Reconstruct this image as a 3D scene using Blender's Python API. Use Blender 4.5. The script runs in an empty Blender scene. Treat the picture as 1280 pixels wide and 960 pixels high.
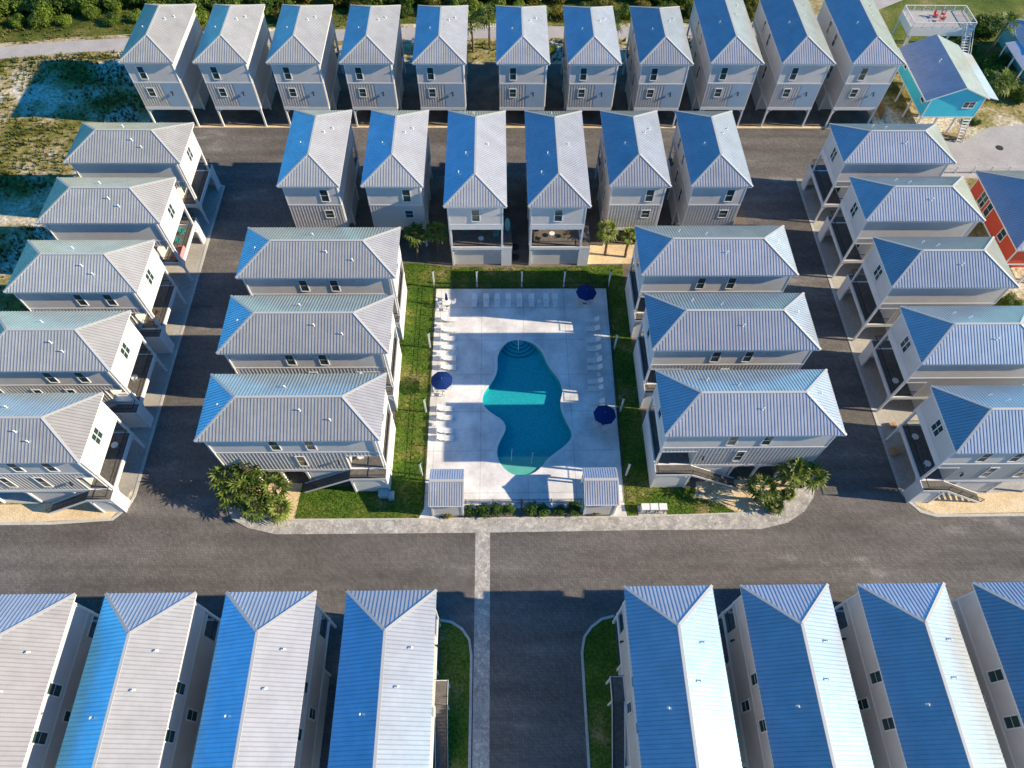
import bpy, bmesh, math, random
from mathutils import Vector, Matrix
random.seed(7)
S = bpy.context.scene
COL = S.collection
R = math.radians

# ------------------------------------------------------------------ camera
cam = bpy.data.cameras.new('camera')
cam.sensor_fit = 'HORIZONTAL'; cam.sensor_width = 36.0
cam.lens = 866.08 / 1280 * 36.0
cam.clip_start = 0.5; cam.clip_end = 3000
camo = bpy.data.objects.new('camera', cam); COL.objects.link(camo)
RT = Vector((0.99981845, -0.01391592, 0.01301607))
UP = Vector((0.0050576, 0.85241161, 0.52284689))
FW = Vector((0.01837095, 0.52268614, -0.85232723))
m = Matrix((RT, UP, -FW)).transposed().to_4x4()
m.translation = Vector((0, 0, 75.0))
camo.matrix_world = m
S.camera = camo

# ------------------------------------------------------------------ light
SUN = Vector((2.015, -0.24, 1.0)).normalized()          # towards the sun
sun_el = math.asin(SUN.z)
sun_az = math.atan2(SUN.x, SUN.y)                        # clockwise from +Y
W = bpy.data.worlds.new('World'); S.world = W; W.use_nodes = True
wn = W.node_tree.nodes; wl = W.node_tree.links
bg = wn['Background']
sky = wn.new('ShaderNodeTexSky'); sky.sky_type = 'NISHITA'; sky.sun_disc = False
sky.sun_elevation = sun_el; sky.sun_rotation = sun_az
sky.air_density = 1.0; sky.dust_density = 0.0; sky.ozone_density = 3.0
hs = wn.new('ShaderNodeHueSaturation'); hs.inputs['Saturation'].default_value = 1.4
wl.new(sky.outputs[0], hs.inputs['Color']); wl.new(hs.outputs[0], bg.inputs['Color']); bg.inputs['Strength'].default_value = 0.12
sl = bpy.data.lights.new('sun', 'SUN'); sl.energy = 5.0; sl.angle = R(0.5); sl.color = (1.0, 0.84, 0.61)
so = bpy.data.objects.new('sun', sl); COL.objects.link(so)
so.rotation_euler = (-SUN).to_track_quat('-Z', 'Y').to_euler()
so.location = SUN * 200
S.view_settings.view_transform = 'Standard'
S.view_settings.look = 'None'
S.view_settings.exposure = 0.8
S.view_settings.gamma = 1.0
S.view_settings.use_curve_mapping = False

# ------------------------------------------------------------------ materials
def newmat(name):
    mt = bpy.data.materials.new(name); mt.use_nodes = True
    nt = mt.node_tree
    return mt, nt, nt.nodes['Principled BSDF'], nt.nodes, nt.links

def mat(name, col, rough=0.6, metal=0.0, spec=0.4, noise=0.0, nscale=2.0, bump=0.0, bscale=20.0, col2=None, fac=(0.4, 0.6), detail=4, trans=0.0):
    """principled with an optional two-scale noise mottling in object space"""
    mt, nt, b, N, L = newmat(name)
    b.inputs['Roughness'].default_value = rough
    b.inputs['Metallic'].default_value = metal
    b.inputs['Specular IOR Level'].default_value = spec
    b.inputs['Base Color'].default_value = (*col, 1)
    tc = N.new('ShaderNodeTexCoord')
    geo = N.new('ShaderNodeNewGeometry')
    if noise or col2:
        n = N.new('ShaderNodeTexNoise'); n.inputs['Scale'].default_value = nscale; n.inputs['Detail'].default_value = detail
        n.inputs['Roughness'].default_value = 0.65
        L.new(geo.outputs['Position'], n.inputs['Vector'])
        r = N.new('ShaderNodeMapRange'); r.inputs[1].default_value = fac[0]; r.inputs[2].default_value = fac[1]
        L.new(n.outputs['Fac'], r.inputs[0])
        mx = N.new('ShaderNodeMix'); mx.data_type = 'RGBA'
        L.new(r.outputs[0], mx.inputs[0])
        c2 = col2 if col2 else tuple(c * (1 - noise) for c in col)
        mx.inputs[6].default_value = (*c2, 1); mx.inputs[7].default_value = (*col, 1)
        L.new(mx.outputs[2], b.inputs['Base Color'])
    if bump:
        n2 = N.new('ShaderNodeTexNoise'); n2.inputs['Scale'].default_value = bscale; n2.inputs['Detail'].default_value = 3
        L.new(geo.outputs['Position'], n2.inputs['Vector'])
        bp = N.new('ShaderNodeBump'); bp.inputs['Strength'].default_value = bump; bp.inputs['Distance'].default_value = 0.1
        L.new(n2.outputs['Fac'], bp.inputs['Height']); L.new(bp.outputs[0], b.inputs['Normal'])
    return mt

def mix3(name, stops, scale, rough=0.9, bump=0.0, bscale=8.0, scale2=None, amt2=0.3, spec=0.2, stretch=None):
    """ground cover: noise through a colour ramp, with a finer noise multiplied over it"""
    mt, nt, b, N, L = newmat(name)
    b.inputs['Roughness'].default_value = rough; b.inputs['Specular IOR Level'].default_value = spec
    geo = N.new('ShaderNodeNewGeometry'); src = geo.outputs['Position']
    if stretch:
        mp = N.new('ShaderNodeMapping'); mp.inputs['Scale'].default_value = stretch
        L.new(src, mp.inputs['Vector']); src = mp.outputs[0]
    n = N.new('ShaderNodeTexNoise'); n.inputs['Scale'].default_value = scale; n.inputs['Detail'].default_value = 8
    n.inputs['Roughness'].default_value = 0.62
    L.new(src, n.inputs['Vector'])
    rp = N.new('ShaderNodeValToRGB'); cr = rp.color_ramp
    while len(cr.elements) < len(stops): cr.elements.new(0.5)
    for e, (p, c) in zip(cr.elements, stops): e.position = p; e.color = (*c, 1)
    L.new(n.outputs['Fac'], rp.inputs[0])
    out = rp.outputs[0]
    if scale2:
        n2 = N.new('ShaderNodeTexNoise'); n2.inputs['Scale'].default_value = scale2; n2.inputs['Detail'].default_value = 4
        L.new(geo.outputs['Position'], n2.inputs['Vector'])
        mr = N.new('ShaderNodeMapRange'); mr.inputs[1].default_value = 0.3; mr.inputs[2].default_value = 0.7
        mr.inputs[3].default_value = 1 - amt2; mr.inputs[4].default_value = 1 + amt2
        L.new(n2.outputs['Fac'], mr.inputs[0])
        mx = N.new('ShaderNodeMix'); mx.data_type = 'RGBA'; mx.blend_type = 'MULTIPLY'; mx.inputs[0].default_value = 1
        L.new(out, mx.inputs[6]); L.new(mr.outputs[0], mx.inputs[7]); out = mx.outputs[2]
    L.new(out, b.inputs['Base Color'])
    if bump:
        n3 = N.new('ShaderNodeTexNoise'); n3.inputs['Scale'].default_value = bscale; n3.inputs['Detail'].default_value = 5
        L.new(geo.outputs['Position'], n3.inputs['Vector'])
        bp = N.new('ShaderNodeBump'); bp.inputs['Strength'].default_value = bump; bp.inputs['Distance'].default_value = 0.15
        L.new(n3.outputs['Fac'], bp.inputs['Height']); L.new(bp.outputs[0], b.inputs['Normal'])
    return mt

def siding(name, col, pitch=0.2):
    """lap siding: fine horizontal courses as bump, slight board to board tint"""
    mt, nt, b, N, L = newmat(name)
    b.inputs['Roughness'].default_value = 0.6; b.inputs['Specular IOR Level'].default_value = 0.3
    geo = N.new('ShaderNodeNewGeometry'); sp = N.new('ShaderNodeSeparateXYZ'); L.new(geo.outputs['Position'], sp.inputs[0])
    d = N.new('ShaderNodeMath'); d.operation = 'DIVIDE'; d.inputs[1].default_value = pitch; L.new(sp.outputs['Z'], d.inputs[0])
    fr = N.new('ShaderNodeMath'); fr.operation = 'FRACT'; L.new(d.outputs[0], fr.inputs[0])
    bp = N.new('ShaderNodeBump'); bp.inputs['Strength'].default_value = 0.5; bp.inputs['Distance'].default_value = 0.02; bp.invert = True
    L.new(fr.outputs[0], bp.inputs['Height']); L.new(bp.outputs[0], b.inputs['Normal'])
    n = N.new('ShaderNodeTexNoise'); n.inputs['Scale'].default_value = 0.6; n.inputs['Detail'].default_value = 6
    L.new(geo.outputs['Position'], n.inputs['Vector'])
    mr = N.new('ShaderNodeMapRange'); mr.inputs[1].default_value = 0.3; mr.inputs[2].default_value = 0.7; mr.inputs[3].default_value = 0.93; mr.inputs[4].default_value = 1.05
    L.new(n.outputs['Fac'], mr.inputs[0])
    mx = N.new('ShaderNodeMix'); mx.data_type = 'RGBA'; mx.blend_type = 'MULTIPLY'; mx.inputs[0].default_value = 1
    mx.inputs[6].default_value = (*col, 1); L.new(mr.outputs[0], mx.inputs[7]); L.new(mx.outputs[2], b.inputs['Base Color'])
    return mt

def foliage(name, dark, light, scale=0.7):
    mt, nt, b, N, L = newmat(name)
    b.inputs['Roughness'].default_value = 0.55; b.inputs['Specular IOR Level'].default_value = 0.25
    geo = N.new('ShaderNodeNewGeometry'); oi = N.new('ShaderNodeObjectInfo')
    n = N.new('ShaderNodeTexNoise'); n.inputs['Scale'].default_value = scale; n.inputs['Detail'].default_value = 5
    L.new(geo.outputs['Position'], n.inputs['Vector'])
    mr = N.new('ShaderNodeMapRange'); mr.inputs[1].default_value = 0.32; mr.inputs[2].default_value = 0.68
    L.new(n.outputs['Fac'], mr.inputs[0])
    ad = N.new('ShaderNodeMath'); ad.operation = 'MULTIPLY_ADD'; ad.inputs[1].default_value = 0.5; ad.inputs[2].default_value = -0.25
    L.new(oi.outputs['Random'], ad.inputs[0])
    a2 = N.new('ShaderNodeMath'); a2.operation = 'ADD'; a2.use_clamp = True; L.new(mr.outputs[0], a2.inputs[0]); L.new(ad.outputs[0], a2.inputs[1])
    mx = N.new('ShaderNodeMix'); mx.data_type = 'RGBA'; L.new(a2.outputs[0], mx.inputs[0])
    mx.inputs[6].default_value = (*dark, 1); mx.inputs[7].default_value = (*light, 1)
    L.new(mx.outputs[2], b.inputs['Base Color'])
    tr = N.new('ShaderNodeBsdfTranslucent'); L.new(mx.outputs[2], tr.inputs['Color'])
    ms = N.new('ShaderNodeMixShader'); ms.inputs[0].default_value = 0.25
    L.new(b.outputs[0], ms.inputs[1]); L.new(tr.outputs[0], ms.inputs[2])
    L.new(ms.outputs[0], N['Material Output'].inputs['Surface'])
    return mt

M = {}
def roof_metal(name='galvanised_roof', k=1.0):
    """weathered metal: dull warm grey body with a soft blue zinc sheen, faint streaks and sheet to sheet tint"""
    mt, nt, b, N, L = newmat(name); N.remove(b)
    geo = N.new('ShaderNodeNewGeometry'); oi = N.new('ShaderNodeObjectInfo')
    n = N.new('ShaderNodeTexNoise'); n.inputs['Scale'].default_value = 0.45; n.inputs['Detail'].default_value = 7; n.inputs['Roughness'].default_value = 0.7
    L.new(geo.outputs['Position'], n.inputs['Vector'])
    mr = N.new('ShaderNodeMapRange'); mr.inputs[1].default_value = 0.3; mr.inputs[2].default_value = 0.7; mr.inputs[3].default_value = 0.86; mr.inputs[4].default_value = 1.08
    L.new(n.outputs['Fac'], mr.inputs[0])
    m2 = N.new('ShaderNodeMapRange'); m2.inputs[3].default_value = 0.90; m2.inputs[4].default_value = 1.10; L.new(oi.outputs['Random'], m2.inputs[0])
    q = N.new('ShaderNodeMath'); q.operation = 'MULTIPLY'; L.new(mr.outputs[0], q.inputs[0]); L.new(m2.outputs[0], q.inputs[1])
    def tint(c):
        mx = N.new('ShaderNodeMix'); mx.data_type = 'RGBA'; mx.blend_type = 'MULTIPLY'; mx.inputs[0].default_value = 1
        mx.inputs[6].default_value = (*c, 1); L.new(q.outputs[0], mx.inputs[7]); return mx.outputs[2]
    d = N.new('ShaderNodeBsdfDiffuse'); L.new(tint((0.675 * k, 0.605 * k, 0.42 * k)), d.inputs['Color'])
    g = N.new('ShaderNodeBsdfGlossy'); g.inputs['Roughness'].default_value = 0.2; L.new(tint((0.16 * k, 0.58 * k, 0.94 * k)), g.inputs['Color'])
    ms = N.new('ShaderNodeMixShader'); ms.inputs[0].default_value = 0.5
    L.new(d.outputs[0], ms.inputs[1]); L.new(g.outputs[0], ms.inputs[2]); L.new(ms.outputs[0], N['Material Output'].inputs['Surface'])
    return mt
M['roof'] = roof_metal(); M['roof_rib'] = roof_metal('shade_darkened_roof_rib', 0.76)  # ribs coloured darker than the sheets, standing in for shade lines along them
M['cap'] = mat('roof_cap', (0.48, 0.47, 0.45), rough=0.6, metal=0.1)
M['upper'] = siding('pale_lap_siding', (0.62, 0.59, 0.56))
M['batten'] = mat('board_and_batten', (0.59, 0.555, 0.515), rough=0.65, noise=0.12, nscale=0.5, fac=(0.3, 0.7))
M['panel'] = mat('pale_blue_panel', (0.34, 0.46, 0.58), rough=0.6, noise=0.08, nscale=0.7, fac=(0.3, 0.7))
M['ground_wall'] = siding('lower_lap_siding', (0.58, 0.56, 0.54))
M['trim'] = mat('white_trim', (0.76, 0.76, 0.75), rough=0.5, noise=0.08, nscale=0.8, fac=(0.3, 0.7))
M['glass'] = mat('window_glass', (0.025, 0.06, 0.058), rough=0.06, spec=0.7)
M['deckwood'] = mat('porch_boards', (0.16, 0.145, 0.13), rough=0.75, noise=0.3, nscale=3)
M['black'] = mat('black_metal', (0.015, 0.015, 0.017), rough=0.45, spec=0.5)
M['door'] = mat('porch_door', (0.55, 0.57, 0.58), rough=0.5)
M['white_plastic'] = mat('white_plastic', (0.80, 0.80, 0.78), rough=0.45, noise=0.06, nscale=4)
M['teal_paint'] = mat('teal_paint', (0.02, 0.30, 0.27), rough=0.5)
M['wicker'] = mat('brown_wicker', (0.10, 0.06, 0.035), rough=0.8)
M['pink'] = mat('pink_cloth', (0.62, 0.25, 0.25), rough=0.9)
M['navy'] = mat('navy_canvas', (0.006, 0.028, 0.135), rough=0.8, spec=0.15)
M['asphalt'] = mix3('asphalt', [(0.30, (0.100, 0.092, 0.087)), (0.5, (0.140, 0.130, 0.123)), (0.60, (0.163, 0.152, 0.145)), (0.68, (0.25, 0.237, 0.226))], 0.16, rough=0.9, scale2=9.0, amt2=0.2, bump=0.2, bscale=16, spec=0.08, stretch=(0.5, 1.3, 1))
def road_units(mt):
    nt = mt.node_tree; N, L = nt.nodes, nt.links; b = N['Principled BSDF']
    src = b.inputs['Base Color'].links[0].from_socket
    geo = N.new('ShaderNodeNewGeometry'); mp = N.new('ShaderNodeMapping'); mp.inputs['Rotation'].default_value = (0, 0, R(45))
    L.new(geo.outputs['Position'], mp.inputs['Vector'])
    br = N.new('ShaderNodeTexBrick'); br.inputs['Scale'].default_value = 1.0; br.inputs['Brick Width'].default_value = 0.42; br.inputs['Row Height'].default_value = 0.21
    br.inputs['Mortar Size'].default_value = 0.02; br.inputs['Color1'].default_value = (0.92, 0.92, 0.92, 1); br.inputs['Color2'].default_value = (1.28, 1.26, 1.24, 1); br.inputs['Mortar'].default_value = (0.72, 0.72, 0.72, 1)
    L.new(mp.outputs[0], br.inputs['Vector'])
    # long soft wear bands along the lanes
    m2 = N.new('ShaderNodeMapping'); m2.inputs['Scale'].default_value = (0.02, 0.55, 1); L.new(geo.outputs['Position'], m2.inputs['Vector'])
    n = N.new('ShaderNodeTexNoise'); n.inputs['Scale'].default_value = 1.0; n.inputs['Detail'].default_value = 3; L.new(m2.outputs[0], n.inputs['Vector'])
    r = N.new('ShaderNodeMapRange'); r.inputs[1].default_value = 0.35; r.inputs[2].default_value = 0.65; r.inputs[3].default_value = 0.88; r.inputs[4].default_value = 1.1; L.new(n.outputs['Fac'], r.inputs[0])
    # small pale stains
    n3 = N.new('ShaderNodeTexNoise'); n3.inputs['Scale'].default_value = 0.42; n3.inputs['Detail'].default_value = 9; n3.inputs['Roughness'].default_value = 0.75; L.new(geo.outputs['Position'], n3.inputs['Vector'])
    r3 = N.new('ShaderNodeMapRange'); r3.inputs[1].default_value = 0.64; r3.inputs[2].default_value = 0.76; r3.inputs[3].default_value = 1.0; r3.inputs[4].default_value = 1.9; L.new(n3.outputs['Fac'], r3.inputs[0])
    def mul(a, c):
        mx = N.new('ShaderNodeMix'); mx.data_type = 'RGBA'; mx.blend_type = 'MULTIPLY'; mx.inputs[0].default_value = 1; L.new(a, mx.inputs[6]); L.new(c, mx.inputs[7]); return mx.outputs[2]
    L.new(mul(mul(mul(src, br.outputs['Color']), r.outputs[0]), r3.outputs[0]), b.inputs['Base Color'])
road_units(M['asphalt'])
M['concrete'] = mix3('concrete', [(0.3, (0.34, 0.32, 0.29)), (0.7, (0.47, 0.45, 0.41))], 0.3, rough=0.85, scale2=3.0, amt2=0.12)
M['coping'] = mat('pale_coping', (0.74, 0.71, 0.68), rough=0.6, noise=0.08, nscale=2)
M['kerb'] = mix3('kerb_concrete', [(0.3, (0.44, 0.42, 0.38)), (0.7, (0.56, 0.54, 0.5))], 0.5, rough=0.85, scale2=4.0, amt2=0.1)
M['sand'] = mix3('sand', [(0.3, (0.56, 0.42, 0.25)), (0.5, (0.68, 0.53, 0.33)), (0.7, (0.74, 0.61, 0.43))], 0.5, rough=0.95, scale2=6.0, amt2=0.18, bump=0.3, bscale=6)
M['soil'] = mix3('bare_soil', [(0.3, (0.11, 0.09, 0.07)), (0.7, (0.22, 0.18, 0.14))], 0.4, rough=0.95, scale2=5.0, amt2=0.25, bump=0.3)
M['lawn'] = mix3('lawn', [(0.30, (0.042, 0.088, 0.009)), (0.46, (0.075, 0.140, 0.014)), (0.56, (0.14, 0.165, 0.026)), (0.66, (0.29, 0.23, 0.10))], 0.24, rough=0.9, scale2=4.0, amt2=0.5, bump=0.8, bscale=9)
M['dune'] = mix3('dune_ground', [(0.35, (0.065, 0.075, 0.014)), (0.435, (0.19, 0.17, 0.04)), (0.505, (0.36, 0.29, 0.15)), (0.59, (0.60, 0.53, 0.41)), (0.75, (0.68, 0.62, 0.53))], 0.10, rough=0.95, scale2=1.8, amt2=0.45, bump=0.8, bscale=2.5)
M['undergrowth'] = mix3('undergrowth', [(0.35, (0.035, 0.055, 0.010)), (0.5, (0.08, 0.10, 0.016)), (0.62, (0.16, 0.14, 0.035)), (0.75, (0.30, 0.24, 0.12))], 0.12, rough=0.95, scale2=2.5, amt2=0.5, bump=0.8, bscale=4)
M['meadow'] = mix3('meadow', [(0.32, (0.05, 0.08, 0.012)), (0.5, (0.10, 0.135, 0.02)), (0.62, (0.19, 0.18, 0.05)), (0.74, (0.34, 0.27, 0.13))], 0.13, rough=0.95, scale2=3, amt2=0.4, bump=0.6, bscale=5)
M['path'] = mix3('path_gravel', [(0.3, (0.36, 0.33, 0.31)), (0.7, (0.46, 0.43, 0.41))], 0.3, rough=0.95, scale2=3.0, amt2=0.1)
M['cabinet'] = mat('cabinet_paint', (0.70, 0.70, 0.67), rough=0.5)
M['box_grey'] = mat('grey_green_paint', (0.42, 0.47, 0.44), rough=0.5)
M['iron'] = mat('cast_iron', (0.035, 0.033, 0.032), rough=0.7)
M['card'] = mat('cardboard', (0.42, 0.28, 0.15), rough=0.9)
M['fence_wood'] = mat('cedar_boards', (0.36, 0.24, 0.11), rough=0.8, noise=0.35, nscale=2)
M['teal_wall'] = siding('turquoise_siding', (0.06, 0.56, 0.72))
M['red_wall'] = siding('coral_red_siding', (0.62, 0.085, 0.045))
M['blue_wall'] = siding('pale_teal_siding', (0.10, 0.36, 0.38))
M['bark'] = mat('palm_bark', (0.17, 0.12, 0.085), rough=0.9, noise=0.4, nscale=6, bump=0.6, bscale=18)
M['palm'] = foliage('palm_fronds', (0.018, 0.05, 0.007), (0.25, 0.31, 0.06), 3.0)
M['bush'] = foliage('bush_leaves', (0.022, 0.060, 0.008), (0.17, 0.24, 0.026), 0.35)
M['bush_olive'] = foliage('olive_leaves', (0.055, 0.07, 0.010), (0.28, 0.24, 0.035), 0.4)
M['hedge'] = foliage('hedge_leaves', (0.02, 0.06, 0.010), (0.075, 0.15, 0.02), 1.6)
M['dunegrass'] = foliage('dune_grass_blades', (0.06, 0.085, 0.012), (0.22, 0.20, 0.045), 0.3)
M['red_fabric'] = mat('red_plastic', (0.45, 0.02, 0.03), rough=0.5)

def pool_finish():
    mt, nt, b, N, L = newmat('pool_plaster')
    b.inputs['Roughness'].default_value = 0.7
    geo = N.new('ShaderNodeNewGeometry')
    v = N.new('ShaderNodeTexVoronoi'); v.inputs['Scale'].default_value = 2.6; L.new(geo.outputs['Position'], v.inputs['Vector'])
    mr = N.new('ShaderNodeMapRange'); mr.inputs[1].default_value = 0.0; mr.inputs[2].default_value = 0.7; mr.inputs[3].default_value = 1.08; mr.inputs[4].default_value = 0.86
    L.new(v.outputs['Distance'], mr.inputs[0])
    mx = N.new('ShaderNodeMix'); mx.data_type = 'RGBA'; mx.blend_type = 'MULTIPLY'; mx.inputs[0].default_value = 1
    mx.inputs[6].default_value = (0.075, 0.43, 0.50, 1); L.new(mr.outputs[0], mx.inputs[7]); L.new(mx.outputs[2], b.inputs['Base Color'])
    return mt
M['pool_plaster'] = pool_finish()
M['ledge'] = mat('ledge_plaster', (0.52, 0.50, 0.42), rough=0.7, noise=0.1, nscale=1)
M['step_tile'] = mat('step_tile', (0.02, 0.10, 0.16), rough=0.4)

def water():
    mt, nt, b, N, L = newmat('pool_water')
    N.remove(b)
    tr = N.new('ShaderNodeBsdfTransparent'); tr.inputs['Color'].default_value = (0.46, 0.92, 0.90, 1)
    gl = N.new('ShaderNodeBsdfGlossy'); gl.inputs['Roughness'].default_value = 0.04
    fr = N.new('ShaderNodeFresnel'); fr.inputs['IOR'].default_value = 1.33
    nz = N.new('ShaderNodeTexNoise'); nz.inputs['Scale'].default_value = 1.8; nz.inputs['Detail'].default_value = 4
    geo = N.new('ShaderNodeNewGeometry'); L.new(geo.outputs['Position'], nz.inputs['Vector'])
    bp = N.new('ShaderNodeBump'); bp.inputs['Strength'].default_value = 0.12; bp.inputs['Distance'].default_value = 0.1
    L.new(nz.outputs['Fac'], bp.inputs['Height']); L.new(bp.outputs[0], gl.inputs['Normal']); L.new(bp.outputs[0], fr.inputs['Normal'])
    bf = N.new('ShaderNodeMath'); bf.operation = 'SUBTRACT'; bf.inputs[0].default_value = 1; L.new(geo.outputs['Backfacing'], bf.inputs[1])
    fb = N.new('ShaderNodeMath'); fb.operation = 'MULTIPLY'; L.new(fr.outputs[0], fb.inputs[0]); L.new(bf.outputs[0], fb.inputs[1])
    ms = N.new('ShaderNodeMixShader'); L.new(fb.outputs[0], ms.inputs[0]); L.new(tr.outputs[0], ms.inputs[1]); L.new(gl.outputs[0], ms.inputs[2])
    L.new(ms.outputs[0], N['Material Output'].inputs['Surface'])
    return mt
M['water'] = water()

def deck_concrete():
    mt, nt, b, N, L = newmat('pool_deck_concrete')
    b.inputs['Roughness'].default_value = 0.55; b.inputs['Specular IOR Level'].default_value = 0.35
    geo = N.new('ShaderNodeNewGeometry')
    def nz(sc, a, c, lo, hi, det=6):
        n = N.new('ShaderNodeTexNoise'); n.inputs['Scale'].default_value = sc; n.inputs['Detail'].default_value = det
        L.new(geo.outputs['Position'], n.inputs['Vector'])
        r = N.new('ShaderNodeMapRange'); r.inputs[1].default_value = a; r.inputs[2].default_value = c; r.inputs[3].default_value = lo; r.inputs[4].default_value = hi
        L.new(n.outputs['Fac'], r.inputs[0]); return r.outputs[0]
    a = nz(0.30, 0.32, 0.68, 0.66, 1.08); c = nz(2.5, 0.3, 0.7, 0.92, 1.06)
    # score joints every few metres
    sp = N.new('ShaderNodeSeparateXYZ'); L.new(geo.outputs['Position'], sp.inputs[0])
    def joint(o, per, off):
        s = N.new('ShaderNodeMath'); s.operation = 'ADD'; s.inputs[1].default_value = off; L.new(o, s.inputs[0])
        d = N.new('ShaderNodeMath'); d.operation = 'PINGPONG'; d.inputs[1].default_value = per / 2; L.new(s.outputs[0], d.inputs[0])
        r = N.new('ShaderNodeMapRange'); r.inputs[1].default_value = 0.02; r.inputs[2].default_value = 0.06; r.inputs[3].default_value = 0.72; r.inputs[4].default_value = 1
        L.new(d.outputs[0], r.inputs[0]); return r.outputs[0]
    j1 = joint(sp.outputs['X'], 5.6, 7.9); j2 = joint(sp.outputs['Y'], 5.4, 1.2)
    def mul(x, y):
        q = N.new('ShaderNodeMath'); q.operation = 'MULTIPLY'; L.new(x, q.inputs[0]); L.new(y, q.inputs[1]); return q.outputs[0]
    t = mul(mul(a, c), mul(j1, j2))
    mx = N.new('ShaderNodeMix'); mx.data_type = 'RGBA'; mx.blend_type = 'MULTIPLY'; mx.inputs[0].default_value = 1
    mx.inputs[6].default_value = (0.79, 0.77, 0.75, 1); L.new(t, mx.inputs[7]); L.new(mx.outputs[2], b.inputs['Base Color'])
    return mt
M['deck'] = deck_concrete()

def pavers():
    mt, nt, b, N, L = newmat('tumbled_pavers')
    b.inputs['Roughness'].default_value = 0.85
    geo = N.new('ShaderNodeNewGeometry')
    v = N.new('ShaderNodeTexVoronoi'); v.inputs['Scale'].default_value = 3.2; L.new(geo.outputs['Position'], v.inputs['Vector'])
    rp = N.new('ShaderNodeValToRGB'); cr = rp.color_ramp
    cr.elements[0].position = 0.0; cr.elements[0].color = (0.36, 0.34, 0.33, 1); cr.elements[1].position = 1; cr.elements[1].color = (0.56, 0.53, 0.47, 1)
    sp = N.new('ShaderNodeSeparateColor'); L.new(v.outputs['Color'], sp.inputs[0]); L.new(sp.outputs[0], rp.inputs[0])
    n = N.new('ShaderNodeTexNoise'); n.inputs['Scale'].default_value = 0.7; n.inputs['Detail'].default_value = 5; L.new(geo.outputs['Position'], n.inputs['Vector'])
    mr = N.new('ShaderNodeMapRange'); mr.inputs[1].default_value = 0.35; mr.inputs[2].default_value = 0.65; mr.inputs[3].default_value = 0.78; mr.inputs[4].default_value = 1.1; L.new(n.outputs['Fac'], mr.inputs[0])
    e = N.new('ShaderNodeTexVoronoi'); e.feature = 'DISTANCE_TO_EDGE'; e.inputs['Scale'].default_value = 3.2; L.new(geo.outputs['Position'], e.inputs['Vector'])
    me = N.new('ShaderNodeMapRange'); me.inputs[1].default_value = 0.0; me.inputs[2].default_value = 0.08; me.inputs[3].default_value = 0.6; me.inputs[4].default_value = 1; L.new(e.outputs['Distance'], me.inputs[0])
    q = N.new('ShaderNodeMath'); q.operation = 'MULTIPLY'; L.new(mr.outputs[0], q.inputs[0]); L.new(me.outputs[0], q.inputs[1])
    mx = N.new('ShaderNodeMix'); mx.data_type = 'RGBA'; mx.blend_type = 'MULTIPLY'; mx.inputs[0].default_value = 1
    L.new(rp.outputs[0], mx.inputs[6]); L.new(q.outputs[0], mx.inputs[7]); L.new(mx.outputs[2], b.inputs['Base Color'])
    return mt
M['paver'] = pavers()

# ------------------------------------------------------------------ mesh helpers
class MB:
    def __init__(s): s.v = []; s.f = []; s.mi = {}; s.m2 = None
    def poly(s, pts):
        i = len(s.v); s.v += [tuple(p) for p in pts]; s.f.append(tuple(range(i, i + len(pts))))
    def hexa(s, p):
        """8 corners: 0-3 bottom ccw, 4-7 top ccw"""
        i = len(s.v); s.v += [tuple(q) for q in p]
        for f in ((3, 2, 1, 0), (4, 5, 6, 7), (0, 1, 5, 4), (1, 2, 6, 5), (2, 3, 7, 6), (3, 0, 4, 7)):
            s.f.append(tuple(i + k for k in f))
    def box(s, x0, x1, y0, y1, z0, z1):
        if x0 > x1: x0, x1 = x1, x0
        if y0 > y1: y0, y1 = y1, y0
        s.hexa([(x0, y0, z0), (x1, y0, z0), (x1, y1, z0), (x0, y1, z0), (x0, y0, z1), (x1, y0, z1), (x1, y1, z1), (x0, y1, z1)])
        return s
    def bar(s, p, q, w, h, up=(0, 0, 1)):
        p = Vector(p); q = Vector(q); d = (q - p).normalized(); u = Vector(up)
        if abs(d.dot(u)) > 0.98: u = Vector((1, 0, 0))
        a = d.cross(u).normalized() * (w / 2); b = a.cross(d).normalized() * (h / 2)
        s.hexa([p - a - b, p + a - b, q + a - b, q - a - b, p - a + b, p + a + b, q + a + b, q - a + b])
        return s
    def tube(s, p, q, r0, r1, n=8, cap=True):
        p = Vector(p); q = Vector(q); d = (q - p).normalized()
        u = Vector((0, 0, 1)) if abs(d.z) < 0.9 else Vector((1, 0, 0))
        a = d.cross(u).normalized(); b = d.cross(a)
        i = len(s.v)
        for c, r in ((p, r0), (q, r1)):
            for k in range(n):
                t = 2 * math.pi * k / n
                s.v.append(tuple(c + a * (r * math.cos(t)) + b * (r * math.sin(t))))
        for k in range(n):
            k2 = (k + 1) % n; s.f.append((i + k2, i + k, i + n + k, i + n + k2))
        if cap:
            s.f.append(tuple(i + k for k in range(n))); s.f.append(tuple(i + n + k for k in reversed(range(n))))
        return s
    def build(s, name, mt, parent=None, smooth=False):
        me = bpy.data.meshes.new(name)
        me.from_pydata(s.v, [], s.f); me.materials.append(M[mt] if isinstance(mt, str) else mt)
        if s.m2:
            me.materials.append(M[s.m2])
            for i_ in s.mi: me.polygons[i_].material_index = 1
        if smooth: me.polygons.foreach_set('use_smooth', [True] * len(me.polygons))
        me.update()
        o = bpy.data.objects.new(name, me); COL.objects.link(o)
        if parent: o.parent = parent
        return o

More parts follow.
